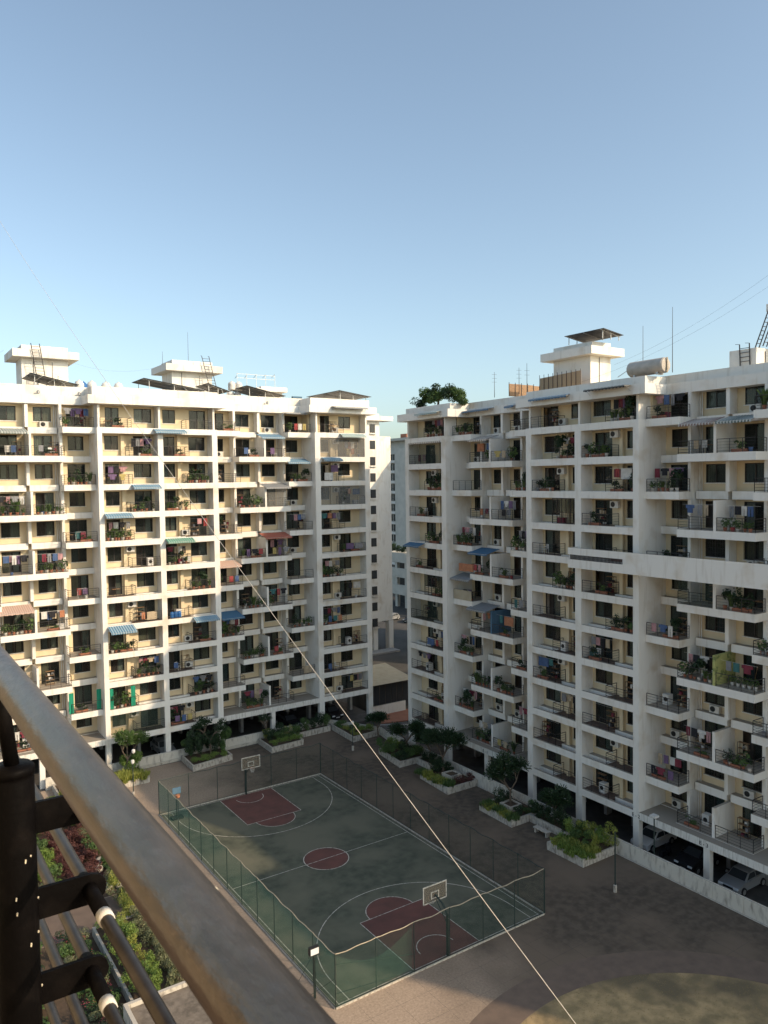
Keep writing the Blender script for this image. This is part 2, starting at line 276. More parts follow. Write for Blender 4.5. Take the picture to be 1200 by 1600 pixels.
# ------------------------------------------------------------------ facade kit
class Bld:
    def __init__(s, side):
        s.side = side; s.z0 = 0 if side == 'L' else -1.15; s.cnt = 0
    def P(s, t, d, z):
        return (52.67-t, 81.2+d, z+s.z0) if s.side == 'L' else (51.6+d, 72.1-t, z+s.z0)
    def bx(s, mb, t0, t1, d0, d1, z0, z1):
        a = s.P(t0, d0, z0); b = s.P(t1, d1, z1); return mb.box(a[0], b[0], a[1], b[1], a[2], b[2])
    def rz(s): return 0 if s.side == 'L' else -math.pi/2
BL = Bld('L'); BR = Bld('R')
FH = 2.9
def zf(r): return 3.72+FH*(11-r)        # floor level of row r (0 is the top floor)
WIN = {}
def window_mesh(w, h, door, n):
    k = (w, h, n)
    if k not in WIN:
        fr = MB(); t = .06
        fr.box(-w/2, w/2, -.05, .03, 0, t); fr.box(-w/2, w/2, -.05, .03, h-t, h); fr.box(-w/2, -w/2+t, -.05, .03, t, h-t); fr.box(w/2-t, w/2, -.05, .03, t, h-t)
        for i in range(1, n): x = -w/2+w*i/n; fr.box(x-.035, x+.035, -.045, .025, t, h-t)
        pw = w/n-.06
        pane = MB().box(-pw/2, pw/2, -.006, .006, 0, h-2*t)
        cu = MB(); N = 16; cw = w/n
        for i in range(N):
            x0 = -cw/2+cw*i/N; x1 = x0+cw/N; y0 = .03*math.sin(i*1.7); y1 = .03*math.sin((i+1)*1.7)
            cu.poly(((x0, y0, 0), (x1, y1, 0), (x1, y1, h-.1), (x0, y0, h-.1)))
        sill = MB().box(-w/2-.08, w/2+.08, -.16, -.052, -.07, -.003)
        gr = MB()
        for i in range(9): x = -w/2+w*i/8; gr.box(x-.008, x+.008, -.135, -.12, 0, h)
        for i in range(5): z = h*i/4; gr.box(-w/2-.02, w/2+.02, -.12, -.105, z-.008, z+.008)
        WIN[k] = (fr.mesh('window', 'frame'), pane.mesh('pane', 'glass'), [cu.mesh('curtain', m) for m in CUR], sill.mesh('sill', 'white2'), gr.mesh('grille', 'rail'), pw)
    return WIN[k]
def opening(b, root, tc, z, w, h, d, door=False, n=2, grille=False):
    fr, pane, cus, sill, gr, pw = window_mesh(w, h, door, n)
    o = link('balcony_door' if door else 'window', fr, root, b.P(tc, d+.07, z), b.rz()); b.cnt += 1
    for i in range(n):
        x = -w/2+w*(i+.5)/n
        if door and R_.random() < .25 and i == 0: continue
        link('pane', pane, o, (x, .012*(i % 2)-.006, .06))
        q = R_.random()
        if q < .62: link('curtain', cus[R_.choice([0, 0, 2, 4, 4, 1, 3])], o, (x, .10, .05), scale=(R_.uniform(.55, .98), 1, 1))
    if not door: link('sill', sill, o, (0, 0, 0))
    if grille: link('grille', gr, o, (0, 0, 0))
    return (tc-w/2, tc+w/2, z, z+h)
def wall_holes(b, mb, t0, t1, z0, z1, d, holes, th=.14):
    """cream wall with real openings, built from butting blocks"""
    ts = sorted({t0, t1, *[h[0] for h in holes], *[h[1] for h in holes]}); ts = [t for t in ts if t0-1e-6 <= t <= t1+1e-6]
    for a, c in zip(ts[:-1], ts[1:]):
        if c-a < 1e-4: continue
        cut = [(h[2], h[3]) for h in holes if h[0] <= a+1e-6 and h[1] >= c-1e-6]
        z = z0
        for lo, hi in sorted(cut):
            if lo-z > 1e-4: b.bx(mb, a, c, d, d+th, z, lo)
            z = hi
        if z1-z > 1e-4: b.bx(mb, a, c, d, d+th, z, z1)
def railing(b, parent, t0, t1, df, dback, z, left=True, right=True, h=1.0):
    mb = MB(); e = .012
    def seg(ta, da, tb, db):
        for zz, q in ((h, .03), (.12, .018), (.34, .012), (.56, .012), (.78, .012)):
            mb.bar(b.P(ta, da, z+zz), b.P(tb, db, z+zz), q)
        L = math.hypot(tb-ta, db-da); n = max(1, round(L/.95))
        for i in range(n+1):
            f = i/n; mb.bar(b.P(ta+(tb-ta)*f, da+(db-da)*f, z), b.P(ta+(tb-ta)*f, da+(db-da)*f, z+h), .024)
    seg(t0, df, t1, df)
    if left: seg(t0, df, t0, dback)
    if right: seg(t1, df, t1, dback)
    return mb.build('railing', 'rail', parent)
ACM = MB().box(-.42, .42, -.16, .16, 0, .58).mesh('air_conditioner', 'ac')
_g = MB(); _g.lathe([(.22, 0), (.22, .02), (.05, .03)], 14); FANM = _g.mesh('fan_grille', 'black')
def ac_unit(b, root, t, d, z):
    o = link('air_conditioner', ACM, root, b.P(t, d, z), b.rz()); f = link('fan_grille', FANM, o, (-.12, -.162, .3)); f.rotation_euler = (math.pi/2, 0, 0)
    return o
SPOTS = []                                  # balconies, to be furnished: (b, t0, t1, dfront, dback, z, row, place)
CREAM = {}; 
def frame_bay(b, root, cream, room, far, near, row, parity, place, lA=(.3, 2.15), lB=(3.7, 5.1), top=False):
    """one bay of a white frame; far/near are the column faces; parity True puts the door in opening A"""
    z = zf(row); dA, dB = 1.5, 1.5
    L = near-far; holes = []
    tA = (far+lA[0]+far+lA[1])/2; wA = round(lA[1]-lA[0], 2); tB = far+(lB[0]+lB[1])/2; wB = round(lB[1]-lB[0], 2)
    gr = b.side == 'R' and R_.random() < .3
    if parity: holes.append(opening(b, root, tA, z+.03, wA, 2.1, dA, True)); holes.append(opening(b, root, tB, z+.66, wB, 1.45, dB, grille=gr))
    else: holes.append(opening(b, root, tA, z+.66, wA, 1.45, dA, grille=gr)); holes.append(opening(b, root, tB, z+.03, wB, 2.1, dB, True))
    wall_holes(b, cream, far, near, z-.3, z+2.6, 1.5, holes)
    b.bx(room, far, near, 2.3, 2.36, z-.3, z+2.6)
    half = L*.53
    # shallow pier between the two openings
    pm = (lA[1]+lB[0])/2+far
    if not top: b.bx(cream, pm+.25, pm+.6, 1.12, 1.5, z+.02, z+2.28)
    bal = MB(); led = MB()
    if parity: bt = (far, far+half); lt = (far+half, near)
    else: bt = (near-half, near); lt = (far, near-half)
    d0 = .26
    b.bx(bal, bt[0], bt[1], d0, 1.499, z-.22, z-.004)
    bo = bal.build('balcony', 'tile', root); railing(b, bo, bt[0]+.03, bt[1]-.03, .12, 1.46, z, left=not parity, right=parity)
    if top: b.bx(led, lt[0], lt[1], .26, 1.498, z-.22, z-.005)
    else: b.bx(led, lt[0], lt[1], .92, 1.498, z-.5, z+.03)
    led.build('ledge', 'white', root)
    SPOTS.append((b, bt[0]+.15, bt[1]-.15, .12, 1.45, z, row, place))
    q = R_.random()
    if q < .3: ac_unit(b, root, (tA+tB)/2+.1, 1.30 if top else .93, z+R_.choice([.15, 1.5, 1.6]))
def recess(b, root, cream, room, T0, T1, row, name, piers=True):
    z = zf(row); W = T1-T0; D = 3.5; u = lambda x: T0+x
    even = row % 2 == 0; holes = []; mid = T0+W/2
    WD = 1.75
    spec = [(1.32, even), (4.48, not even), (W-4.48, not even), (W-1.32, even)]
    for uc, door in spec:
        if door: holes.append(opening(b, root, u(uc), z+.03, WD, 2.1, D, True))
        else: holes.append(opening(b, root, u(uc), z+.66, 1.7 if uc not in (1.32, W-1.32) else 1.55, 1.45, D, grille=(b.side == 'R' and R_.random() < .35)))
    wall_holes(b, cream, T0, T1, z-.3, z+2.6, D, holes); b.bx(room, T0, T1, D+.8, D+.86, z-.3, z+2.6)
    if even:
        for (a, c, lf, rt, nm) in ((T0, T0+3.1, False, True, 'right corner' if b.side == 'L' else 'left corner'), (T1-3.1, T1, True, False, 'left corner' if b.side == 'L' else 'right corner')):
            s = MB(); b.bx(s, a, c, .85, D-.001, z-.6, z); o = s.build('balcony', 'white', root)
            railing(b, o, a+.06, c-.06, .93, 2.25, z, lf, rt)
            SPOTS.append((b, a+.2, c-.2, .93, 3.0, z, row, name+', '+nm))
        s = MB(); b.bx(s, T0+3.2, mid-.16, 2.85, D-.002, z-.6, z+.02); s.build('ledge', 'white', root)
        s = MB(); b.bx(s, mid+.16, T1-3.2, 2.85, D-.002, z-.6, z+.02); s.build('ledge', 'white', root)
    else:
        a, c = mid-3.2, mid+3.2
        s = MB(); b.bx(s, a, c, .85, D-.001, z-.6, z); o = s.build('balcony', 'white', root)
        s = MB(); b.bx(s, mid-.11, mid+.11, .86, D-.003, z+.003, z+2.28)
        dm = 'white'
        if b.side == 'R' and 7 < T0 < 8 and row == 7: dm = 'bluepaint'
        if b.side == 'R' and T0 > 30 and row == 7: dm = 'yelpaint'
        s.build('dividing_wall', dm, o)
        railing(b, o, a+.06, mid-.14, .93, 2.25, z, True, False); railing(b, o, mid+.14, c-.06, .93, 2.25, z, False, True)
        SPOTS.append((b, a+.2, mid-.3, .93, 3.0, z, row, name+(', right of divider' if b.side == 'L' else ', left of divider'))); SPOTS.append((b, mid+.3, c-.2, .93, 3.0, z, row, name+(', left of divider' if b.side == 'L' else ', right of divider')))
        for (p, q) in ((T0, T0+2.85), (T1-2.85, T1)):
            s = MB(); b.bx(s, p, q, 2.85, D-.002, z-.6, z+.02); s.build('ledge', 'white', root)
    for uc, door in spec:
        if not door and R_.random() < .22: ac_unit(b, root, u(uc)+R_.uniform(-.2, .2), 3.3, z+.05)
def awning(b, root, t0, t1, row, mat, d0=.02, proj=1.2, drop=.35, z=None, label=None):
    """sloping canopy hung under the beam of row-1, built in local coordinates"""
    z = zf(row-1)-.15 if z is None else z
    w = t1-t0; mb = MB(); n = 24
    for i in range(n):                      # corrugated sheet
        x0 = -w/2+w*i/n; x1 = x0+w/n; k = .018*(i % 2); k2 = .018*((i+1) % 2)
        mb.poly(((x0, 0, k), (x1, 0, k2), (x1, -proj, k2-drop), (x0, -proj, k-drop)))
        mb.poly(((x0, -proj, k-drop), (x1, -proj, k2-drop), (x1, -proj-.01, k2-drop-.16-.03*(i % 2)), (x0, -proj-.01, k-drop-.16-.03*(i % 2))))
    o = link('awning', mb.mesh('awning', mat), root, b.P((t0+t1)/2, d0, z), b.rz())
    fr = MB()
    for x in (-w/2+.05, w/2-.05): fr.bar((x, 0, -.03), (x, -proj, -.03-drop), .02); fr.bar((x, 0, -.5), (x, -proj*.7, -.05-drop*.7), .015)
    fr.bar((-w/2, -proj, -.03-drop), (w/2, -proj, -.03-drop), .02)
    link('awning_frame', fr.mesh('awning_frame', 'galv'), o)
    if label: o['label'] = label
    return o
def dish(root_label, loc, rz, r=.45):
    e = empty('satellite_dish', root_label, 'satellite dish', 'satellite dishes on the roofs', loc, rz)
    m = MB(); pr = [(0.02, 0), (r*.5, .05), (r*.85, .14), (r, .2), (r, .22), (r*.84, .16), (r*.5, .07), (.02, .02)]
    m.lathe(pr, 16); o = m.build('dish', 'plast_w', e, True); o.location = (0, 0, .9); o.rotation_euler = (math.radians(55), 0, 0)
    MB().bar((0, 0, 0), (0, 0, .95), .03).build('mast', 'galv', e); MB().bar((0, 0, .9), (0, -.45, 1.2), .015).build('feed_arm', 'galv', e)
def tank(label, loc, r=.5, h=.9, mat='plast_w'):
    e = empty('water_tank', label, 'water tank', 'water tanks on the roofs', loc)
    MB().lathe([(r*.96, 0), (r, .1), (r*.97, h*.35), (r, h*.4), (r*.97, h*.7), (r, h*.75), (r*.7, h*.95), (r*.25, h)], 18).build('body', mat, e, True)
    MB().lathe([(r*.24, h+.002), (r*.24, h+.08), (r*.1, h+.1)], 12).build('lid', mat, e)
def solar_canopy(label, x0, x1, y0, y1, z, tilt, h=1.7, drop=0):
    e = empty('solar_canopy', label, 'solar canopy', 'tilted solar canopies on the roofs', ((x0+x1)/2, (y0+y1)/2, z))
    w, d = (x1-x0)/2, (y1-y0)/2
    nx = max(2, round(2*w/1.05)); ny = max(1, round(2*d/2.0))
    pm = MB().box(-w/nx+.015, w/nx-.015, -d/ny+.015, d/ny-.015, 0, .04).mesh('solar_panel', 'solar')
    zt = lambda x: h+tilt*(x/w)
    for i in range(nx):
        for j in range(ny):
            x = -w+(i+.5)*2*w/nx; y = -d+(j+.5)*2*d/ny
            o = link('solar_panel', pm, e, (x, y, zt(x)+.05)); o.rotation_euler = (0, -math.atan2(tilt, w), 0)
    for sx in (-.8, 0, .8):
        for sy in (-.85, .85): MB().bar((sx*w, sy*d, 0), (sx*w, sy*d, zt(sx*w)), .04).build('post', 'galv', e)
    r = MB()
    for sy in (-.85, 0, .85): r.bar((-w, sy*d, zt(-w)), (w, sy*d, zt(w)), .03)
    r.bar((.8*w, -.85*d, .3), (.3*w, -.85*d, zt(.3*w)), .025)
    r.build('rafter', 'galv', e)
def ladder(label, p, q, wdir, w=.45, hoop=True):
    e = empty('ladder', label, 'ladder', None, p); p = Vector((0, 0, 0)); q = Vector(q)-Vector(e.location); wd = Vector(wdir)*w/2
    for s in (-1, 1):
        m = MB().bar(p+wd*s, q+wd*s, .045)
        if hoop: a = q+wd*s; m.bar(a, a+Vector((0, .35, .05)), .022)
        m.build('stile', 'rail', e)
    n = int((q-p).length/.32)
    for i in range(1, n): c = p+(q-p)*i/n; MB().bar(c-wd, c+wd, .03).build('rung', 'rail', e)
    return e
def antenna(label, x, y, z, h, els=3):
    e = empty('antenna_mast', label, 'antenna', None, (x, y, z)); MB().bar((0, 0, 0), (0, 0, h), .03, r2=.015).build('mast', 'rail', e)
    for i in range(els): MB().bar((-.25, .1, h*(.6+.15*i)), (.25, -.1, h*(.6+.15*i)), .012).build('element', 'rail', e)

def text_part(s, loc, rz, size, parent):
    cu = bpy.data.curves.new('lettering', 'FONT'); cu.body = s; cu.size = size; cu.extrude = .008; cu.align_x = 'CENTER'
    o = bpy.data.objects.new('lettering_tmp', cu); C.objects.link(o); dg = bpy.context.evaluated_depsgraph_get(); dg.update()
    me = bpy.data.meshes.new_from_object(o.evaluated_get(dg)); bpy.data.objects.remove(o); me.materials.clear(); me.materials.append(M['black'])
    t = link('lettering', me, parent, loc); t.rotation_euler = (math.pi/2, 0, rz); return t

def building(b, label, frames, recesses, eb, et, pt, tend, roofd=16):
    root = empty('apartment_building', label, 'apartment building', None, b.P(frames[0][0], 0, 0))
    root_loc = root.location.copy()
    # parts are modelled in world coordinates, so keep the empty's transform out of them
    root.location = (0, 0, 0)
    names = {}
    for fi, fr in enumerate(frames):
        cols, nm = fr[2], fr[3]
        cream = MB(); room = MB()
        for ci, (a, c) in enumerate(cols):
            m = MB(); b.bx(m, a, c, 0, .5, 0, zf(0)-.001); m.build('column', 'white', root)
            if 0 < ci < len(cols)-1:
                m = MB(); b.bx(m, a, c, .501, 1.7, 3.1, zf(0)-.23); m.build('fin_wall', 'white', root)
        t0, t1 = cols[0][0], cols[-1][1]
        for (e0, e1) in ((t0, cols[0][1]), (cols[-1][0], t1)):
            m = MB(); b.bx(m, e0, e1, .501, 3.75, 3.1, zf(0)-.001); m.build('side_wall', 'white', root)
        for r in range(0, 12):
            for bi in range(len(cols)-1):
                far, near = cols[bi][1], cols[bi+1][0]
                m = MB(); z = zf(r); b.bx(m, far+.001, near-.001, .0 if r else 0, .25, z-.6, z); 
                if r == 0:
                    b.bx(m, far+.001, near-.001, .25, 1.49, z-.6, z-.225)
                m.build('beam', 'white', root)
                single = len(cols) == 2
                par = (r % 2 == 1) if (single or bi == 1) else (r % 2 == 0)
                pl = nm if single else nm+(', right bay' if (bi == 0) == (b.side == 'L') else ', left bay')
                frame_bay(b, root, cream, room, far-(.14 if r == 0 else 0), near+(.14 if r == 0 else 0), r, par, pl, (1.3, 3.0) if single else (.3, 2.15), (4.3, 5.6) if single else (3.7, 5.1), top=(r == 0))
        # solid top-floor pillars and side walls
        for (a, c) in cols:
            m = MB(); b.bx(m, (a+c)/2-.11, (a+c)/2+.11, .2, 1.7, zf(0)+.001, eb); m.build('pillar', 'white', root)
        m = MB(); b.bx(m, t0, t0+.2, 1.7, 3.7, zf(0)+.001, eb); b.bx(m, t1-.2, t1, 1.7, 3.7, zf(0)+.001, eb); m.build('side_wall', 'cream', root)
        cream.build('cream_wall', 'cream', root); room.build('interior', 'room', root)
        m = MB(); b.bx(m, t0-.9, t1+.9, -.4, 3.9, eb, et); m.build('eave', 'white', root)
        m = MB(); b.bx(m, t0-.3, t1+.3, .4, .58, et+.001, pt); b.bx(m, t0-.3, t0-.12, .58, 3.3, et+.001, pt); b.bx(m, t1+.12, t1+.3, .58, 3.3, et+.001, pt); m.build('parapet', 'white', root)
    for (T0, T1, nm) in recesses:
        cream = MB(); room = MB()
        for r in range(0, 12):
            recess(b, root, cream, room, T0, T1, r, nm)
        cream.build('cream_wall', 'cream', root); room.build('interior', 'room', root)
        mid = (T0+T1)/2
        for (a, c, d) in ((T0+2.85, T0+3.12, 2.3), (mid-.15, mid+.15, 2.5), (T1-3.12, T1-2.85, 2.3)):
            for r in range(0, 12):
                m = MB(); lo = zf(r)+.001; hi = zf(r-1)-.601 if r else eb
                if abs((a+c)/2-mid) < .2 and r % 2 == 1: continue
                b.bx(m, a, c, d, 3.49, lo, hi)
                m.build('pilaster', 'white', root)
            m = MB(); s_ = 1 if a < mid else -1
            for off in (.12, .3): m.bar(b.P((c if s_ > 0 else a)+s_*off, 3.3, 3.2), b.P((c if s_ > 0 else a)+s_*off, 3.3, eb), .05, 6)
            if abs((a+c)/2-mid) > .5: m.build('drain_pipe', 'white2', root)
        m = MB(); b.bx(m, T0-.95, T1+.95, 2.3, 4.5, eb+.002, et+.03); m.build('eave', 'white', root)
        m = MB(); b.bx(m, T0-1, T1+1, 3.1, 3.3, et+.031, pt+.12); m.build('parapet', 'white', root)
        m = MB(); b.bx(m, T0+.002, T1-.002, 0, .3, 3.12, 3.72); b.bx(m, T0+.002, T1-.002, .3, 3.49, 3.3, 3.70); m.build('ground_canopy', 'white2', root)
        n = 2
        for i in range(n+1):
            tt = T0+.02+(T1-T0-.04)*i/n
            if 0 < i < n: m = MB(); b.bx(m, tt-.25, tt+.25, .02, .5, 0, 3.119); m.build('ground_column', 'white', root)
    # core, roof slab and stilt floor
    tA, tB = frames[0][2][0][0], tend
    m = MB(); b.bx(m, tA+.01, tB, 4.4, roofd, 3.3, et+.025); m.build('core_wall', 'cream', root)
    m = MB(); b.bx(m, tA+.01, tB, .3, roofd, 3.05, 3.299); m.build('transfer_slab', 'parkwall', root)
    m = MB(); b.bx(m, tA+.01, tB, 11, 11.2, 0, 3.049); m.build('parking_back_wall', 'parkwall', root)
    t = tA+.5
    while t < tB:
        for d in (4.2, 8.2):
            m = MB(); b.bx(m, t, t+.35, d, d+.7, .01, 3.049); m.build('ground_column', 'parkwall', root)
        t += 3.05
    return root
# ------------------------------------------------------------------ ground
def struct(o): o['kind'] = 'structure'; return o
struct(MB().prism([(-2500, -2500), (2500, -2500), (2500, 3500), (-2500, 3500)], -3, -1.2).build('ground', 'earth'))
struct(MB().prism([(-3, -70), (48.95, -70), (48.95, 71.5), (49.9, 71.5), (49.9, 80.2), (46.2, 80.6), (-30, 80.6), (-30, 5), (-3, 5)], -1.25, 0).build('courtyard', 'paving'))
struct(MB().prism([(49.0, -60), (74, -60), (74, 75), (49.0, 75)], -1.3, -1.15).build('parking_floor', 'parkfloor'))
struct(MB().prism([(-30, 80.61), (53.2, 80.61), (53.2, 96), (-30, 96)], -1.25, .002).build('parking_floor', 'parkfloor'))
struct(MB().prism([(49.95, 72), (49.95, 80.6), (53.3, 80.6), (53.3, 97), (40, 97), (40, 170), (140, 170), (140, 72)], -1.3, -1.12).build('road', 'road'))
def annulus(cx, cy, r0, r1, z, a0=0, a1=2*math.pi, n=64):
    m = MB(); r0 = max(r0, .001)
    for i in range(n):
        p, q = a0+(a1-a0)*i/n, a0+(a1-a0)*(i+1)/n
        m.poly([(cx+r1*math.cos(p), cy+r1*math.sin(p), z), (cx+r1*math.cos(q), cy+r1*math.sin(q), z), (cx+r0*math.cos(q), cy+r0*math.sin(q), z), (cx+r0*math.cos(p), cy+r0*math.sin(p), z)])
    return m
# lawn and curving path at the lower right
LC = (32.0, 17.6)
struct(annulus(LC[0], LC[1], 13.1, 15.3, .005, n=120).build('path', 'path'))
lw = MB().poly([(LC[0]+13.08*math.cos(a*math.pi/60), LC[1]+13.08*math.sin(a*math.pi/60), .006) for a in range(120)]); tag(lw.build('lawn', 'lawn'), kind='structure')
gr = MB(); rg = random.Random(5)
for i in range(26000):
    a = rg.uniform(0, 6.283); r = 13.05*math.sqrt(rg.random()); x, y = LC[0]+r*math.cos(a), LC[1]+r*math.sin(a)
    if y < 20: continue
    t = rg.uniform(0, 6.28); h = rg.uniform(.02, .06); q = .02
    gr.poly(((x-q*math.cos(t), y-q*math.sin(t), .006), (x+q*math.cos(t), y+q*math.sin(t), .006), (x+rg.uniform(-.03, .03), y+rg.uniform(-.03, .03), h)))
M['drygrass'] = leafm('dry_grass_blade', (.42, .31, .14), (.24, .20, .09))
tag(gr.build('grass', 'drygrass'), 'thin dry yellow grass growing on the round lawn at the lower right', 'grass', kind='stuff')
# paving joints as real narrow grooves would be: raised slabs only near the court's lit corner
pj = MB()
for i in range(-1, 14):
    x = 22.5+i*2.0; pj.box(x, x+.007, 15, 37.0, 0, .003)
for j in range(8): y = 35.4-j*2.0; pj.box(19.5, 48.5, y, y+.007, 0, .0031)
struct(pj.build('paving_joint', 'road'))
# ------------------------------------------------------------------ court
court = empty('basketball_court', 'green and red painted outdoor basketball court with worn white lines', 'basketball court')
MB().box(21.45, 37.75, 37.25, 68.4, 0, .012).build('surface', 'courtgreen', court)
K = MB()
M_red = MB()
M_red.poly([(26.95, 61.95, .016), (32.2, 61.95, .016), (32.2, 68.3, .016), (26.95, 68.3, .016)]); M_red.build('key', 'courtred', court)
MB().poly([(26.95, 37.35, .016), (32.2, 37.35, .016), (32.2, 43.6, .016), (26.95, 43.6, .016)]).build('key', 'courtred', court)
annulus(29.57, 52.75, 0, 1.78, .016).build('centre_circle', 'courtred', court)
annulus(29.57, 61.94, 0, 1.8, .016, math.pi, 2*math.pi, 32).build('free_throw_area', 'courtred', court)
annulus(29.57, 43.61, 0, 1.8, .016, 0, math.pi, 32).build('free_throw_area', 'courtred', court)
ln = MB(); lz = .021; lw_ = .055
def hl(x0, x1, y): ln.poly([(x0, y-lw_/2, lz), (x1, y-lw_/2, lz), (x1, y+lw_/2, lz), (x0, y+lw_/2, lz)])
def vl(x, y0, y1): ln.poly([(x-lw_/2, y0, lz+.001), (x+lw_/2, y0, lz+.001), (x+lw_/2, y1, lz+.001), (x-lw_/2, y1, lz+.001)])
hl(21.6, 37.55, 52.75); hl(21.6, 37.55, 37.45); hl(21.6, 37.55, 68.2); vl(21.65, 37.4, 68.2); vl(37.5, 37.4, 68.2)
for y0, y1, yf in ((61.95, 68.2, 61.95), (37.45, 43.6, 43.6)):
    vl(26.95, y0, y1); vl(32.2, y0, y1); hl(26.95, 32.2, yf)
for m_ in (annulus(29.57, 52.75, 1.75, 1.82, lz+.002), annulus(29.57, 61.94, 1.77, 1.83, lz+.002, math.pi, 2*math.pi), annulus(29.57, 43.61, 1.77, 1.83, lz+.002, 0, math.pi),
           annulus(29.57, 66.2, 7.2, 7.26, lz+.003, math.pi, 2*math.pi, 90), annulus(29.57, 39.4, 7.2, 7.26, lz+.003, 0, math.pi, 90),
           annulus(29.57, 67.4, 1.28, 1.34, lz+.002, math.pi, 2*math.pi, 40), annulus(29.57, 38.5, 1.28, 1.34, lz+.002, 0, math.pi, 40)):
    b0 = len(ln.v); ln.v += m_.v; ln.f += [tuple(i+b0 for i in f) for f in m_.f]
vl(22.34, 66.2, 68.2); vl(36.8, 66.2, 68.2); vl(22.34, 37.45, 39.4); vl(36.8, 37.45, 39.4)
ln.build('court_line', 'line', court)
# fence
def fence(label, pts, net, n, rope=True, h=3.2, sag=.12):
    (x0, y0), (x1, y1) = pts; e = empty('court_fence', label, 'fence', 'netted fences round the court', (x0, y0, 0))
    dx, dy = x1-x0, y1-y0
    pmesh = MB().bar((0, 0, 0), (0, 0, h+.02), .032, 6).mesh('post', 'pole')
    for i in range(n+1): link('post', pmesh, e, (dx*i/n, dy*i/n, 0))
    MB().bar((0, 0, .12), (dx, dy, .12), .02).build('bottom_rail', 'pole', e)
    L = math.hypot(dx, dy); nx, ny = dx/L, dy/L
    kb = MB(); kb.bar((0, 0, .03), (dx, dy, .03), .09).build('kerb', 'kerb', e)
    S = n*8; m = MB()
    def pt(i, top):
        f = i/S; ph = (f*n) % 1
        return (dx*f, dy*f, (h-sag*4*ph*(1-ph)*(.6+.4*math.sin(i*7.3))) if top else .1)
    for i in range(S):
        a, b_, c, d = pt(i, 0), pt(i+1, 0), pt(i+1, 1), pt(i, 1); m.poly((a, b_, c, d))
    m.build('netting', net, e)
    if rope:
        r = MB()
        for i in range(S): r.bar(pt(i, 1), pt(i+1, 1), .03, 5)
        r.build('top_rope', 'rope' if rope is True else rope, e)
    return e
fence('long court fence with green shade net on the left side of the court', ((21.3, 37.2), (21.3, 68.5)), 'net', 12, 'rope')
fence('short court fence nearest the viewer with a pale wavy top rope', ((21.3, 37.2), (37.85, 37.2)), 'netdark', 6, True)
fence('short court fence at the far end behind the far hoop', ((21.3, 68.5), (37.95, 68.5)), 'netdark', 6, 'pole')
fence('long court fence on the right side with thin dark wire', ((37.9, 37.2), (37.9, 68.5)), 'netdark', 12, 'pole')
gn = MB(); S = 10
for i in range(S):
    f0, f1 = i/S, (i+1)/S
    gn.poly(((21.35+5.3*f0, 37.16, .12+.3*f0), (21.35+5.3*f1, 37.16, .12+.3*f1), (21.35+5.3*f1, 37.12, 3.1-1.0*math.sin(f1*3.14)), (21.35+5.3*f0, 37.12, 3.1-1.0*math.sin(f0*3.14))))
tag(gn.build('shade_net', 'net2'), 'loose green shade net sagging on the near left corner of the court fence', 'net')
bb = MB(); bb.bar((21.3, 37.2, 2.6), (26.9, 37.2, 1.2), .015); bb.bar((21.3, 37.2, .9), (26.9, 37.2, .2), .015)
bb.bar((21.3, 37.2, 1.8), (19.2, 38.6, .1), .015); bb.bar((21.3, 39.8, 1.9), (19.1, 39.0, .1), .015)
tag(bb.build('brace_wire', 'pole'), 'thin bracing wires at the near left corner of the court fence', 'wire')
def hoop(label, x, y, sgn, bw=1.9, bh=1.15):
    e = empty('basketball_hoop', label, 'basketball hoop', 'main hoops of the court', (x, y, 0))
    MB().bar((0, 0, 0), (0, 0, 2.6), .09, 10).build('pole', 'pole', e)
    m = MB(); m.bar((0, 0, 2.6), (0, sgn*.45, 3.1), .075, 8); m.bar((0, sgn*.45, 3.1), (0, sgn*1.2, 3.35), .06, 8); m.bar((0, 0, 2.0), (0, sgn*1.15, 3.1), .035, 6); m.build('arm', 'pole', e)
    Y = sgn*1.25
    b1 = MB(); t = .07
    b1.box(-bw/2, bw/2, Y-.02, Y+.02, 2.9, 2.9+t); b1.box(-bw/2, bw/2, Y-.02, Y+.02, 2.9+bh-t, 2.9+bh); b1.box(-bw/2, -bw/2+t, Y-.02, Y+.02, 2.9+t, 2.9+bh-t); b1.box(bw/2-t, bw/2, Y-.02, Y+.02, 2.9+t, 2.9+bh-t)
    b1.box(-.32, .32, Y-.024, Y+.024, 3.12, 3.18); b1.box(-.32, .32, Y-.024, Y+.024, 3.52, 3.58); b1.box(-.32, -.26, Y-.024, Y+.024, 3.18, 3.52); b1.box(.26, .32, Y-.024, Y+.024, 3.18, 3.52)
    b1.build('backboard_frame', 'line', e)
    MB().box(-bw/2+t+.002, bw/2-t-.002, Y-.008, Y+.008, 2.9+t+.002, 2.9+bh-t-.002).build('backboard', 'board', e)
    r = MB(); yc = Y+sgn*.32
    for i in range(16): a, b_ = 2*math.pi*i/16, 2*math.pi*(i+1)/16; r.bar((.225*math.cos(a), yc+.225*math.sin(a), 3.05), (.225*math.cos(b_), yc+.225*math.sin(b_), 3.05), .012)
    r.bar((0, Y, 3.05), (0, yc-sgn*.2, 3.05), .03); r.build('rim', CL['orange'], e)
    nn = MB()
    for i in range(12):
        a = 2*math.pi*i/12; nn.bar((.22*math.cos(a), yc+.22*math.sin(a), 3.04), (.12*math.cos(a+.4), yc+.12*math.sin(a+.4), 2.65), .006); nn.bar((.22*math.cos(a), yc+.22*math.sin(a), 3.04), (.12*math.cos(a-.4), yc+.12*math.sin(a-.4), 2.65), .006)
    nn.build('hoop_net', CL['white'], e)
hoop('far basketball hoop with white framed board at the top of the court', 29.6, 68.2, -1)
hoop('near basketball hoop on a thick dark pole seen from behind', 29.6, 37.45, 1)
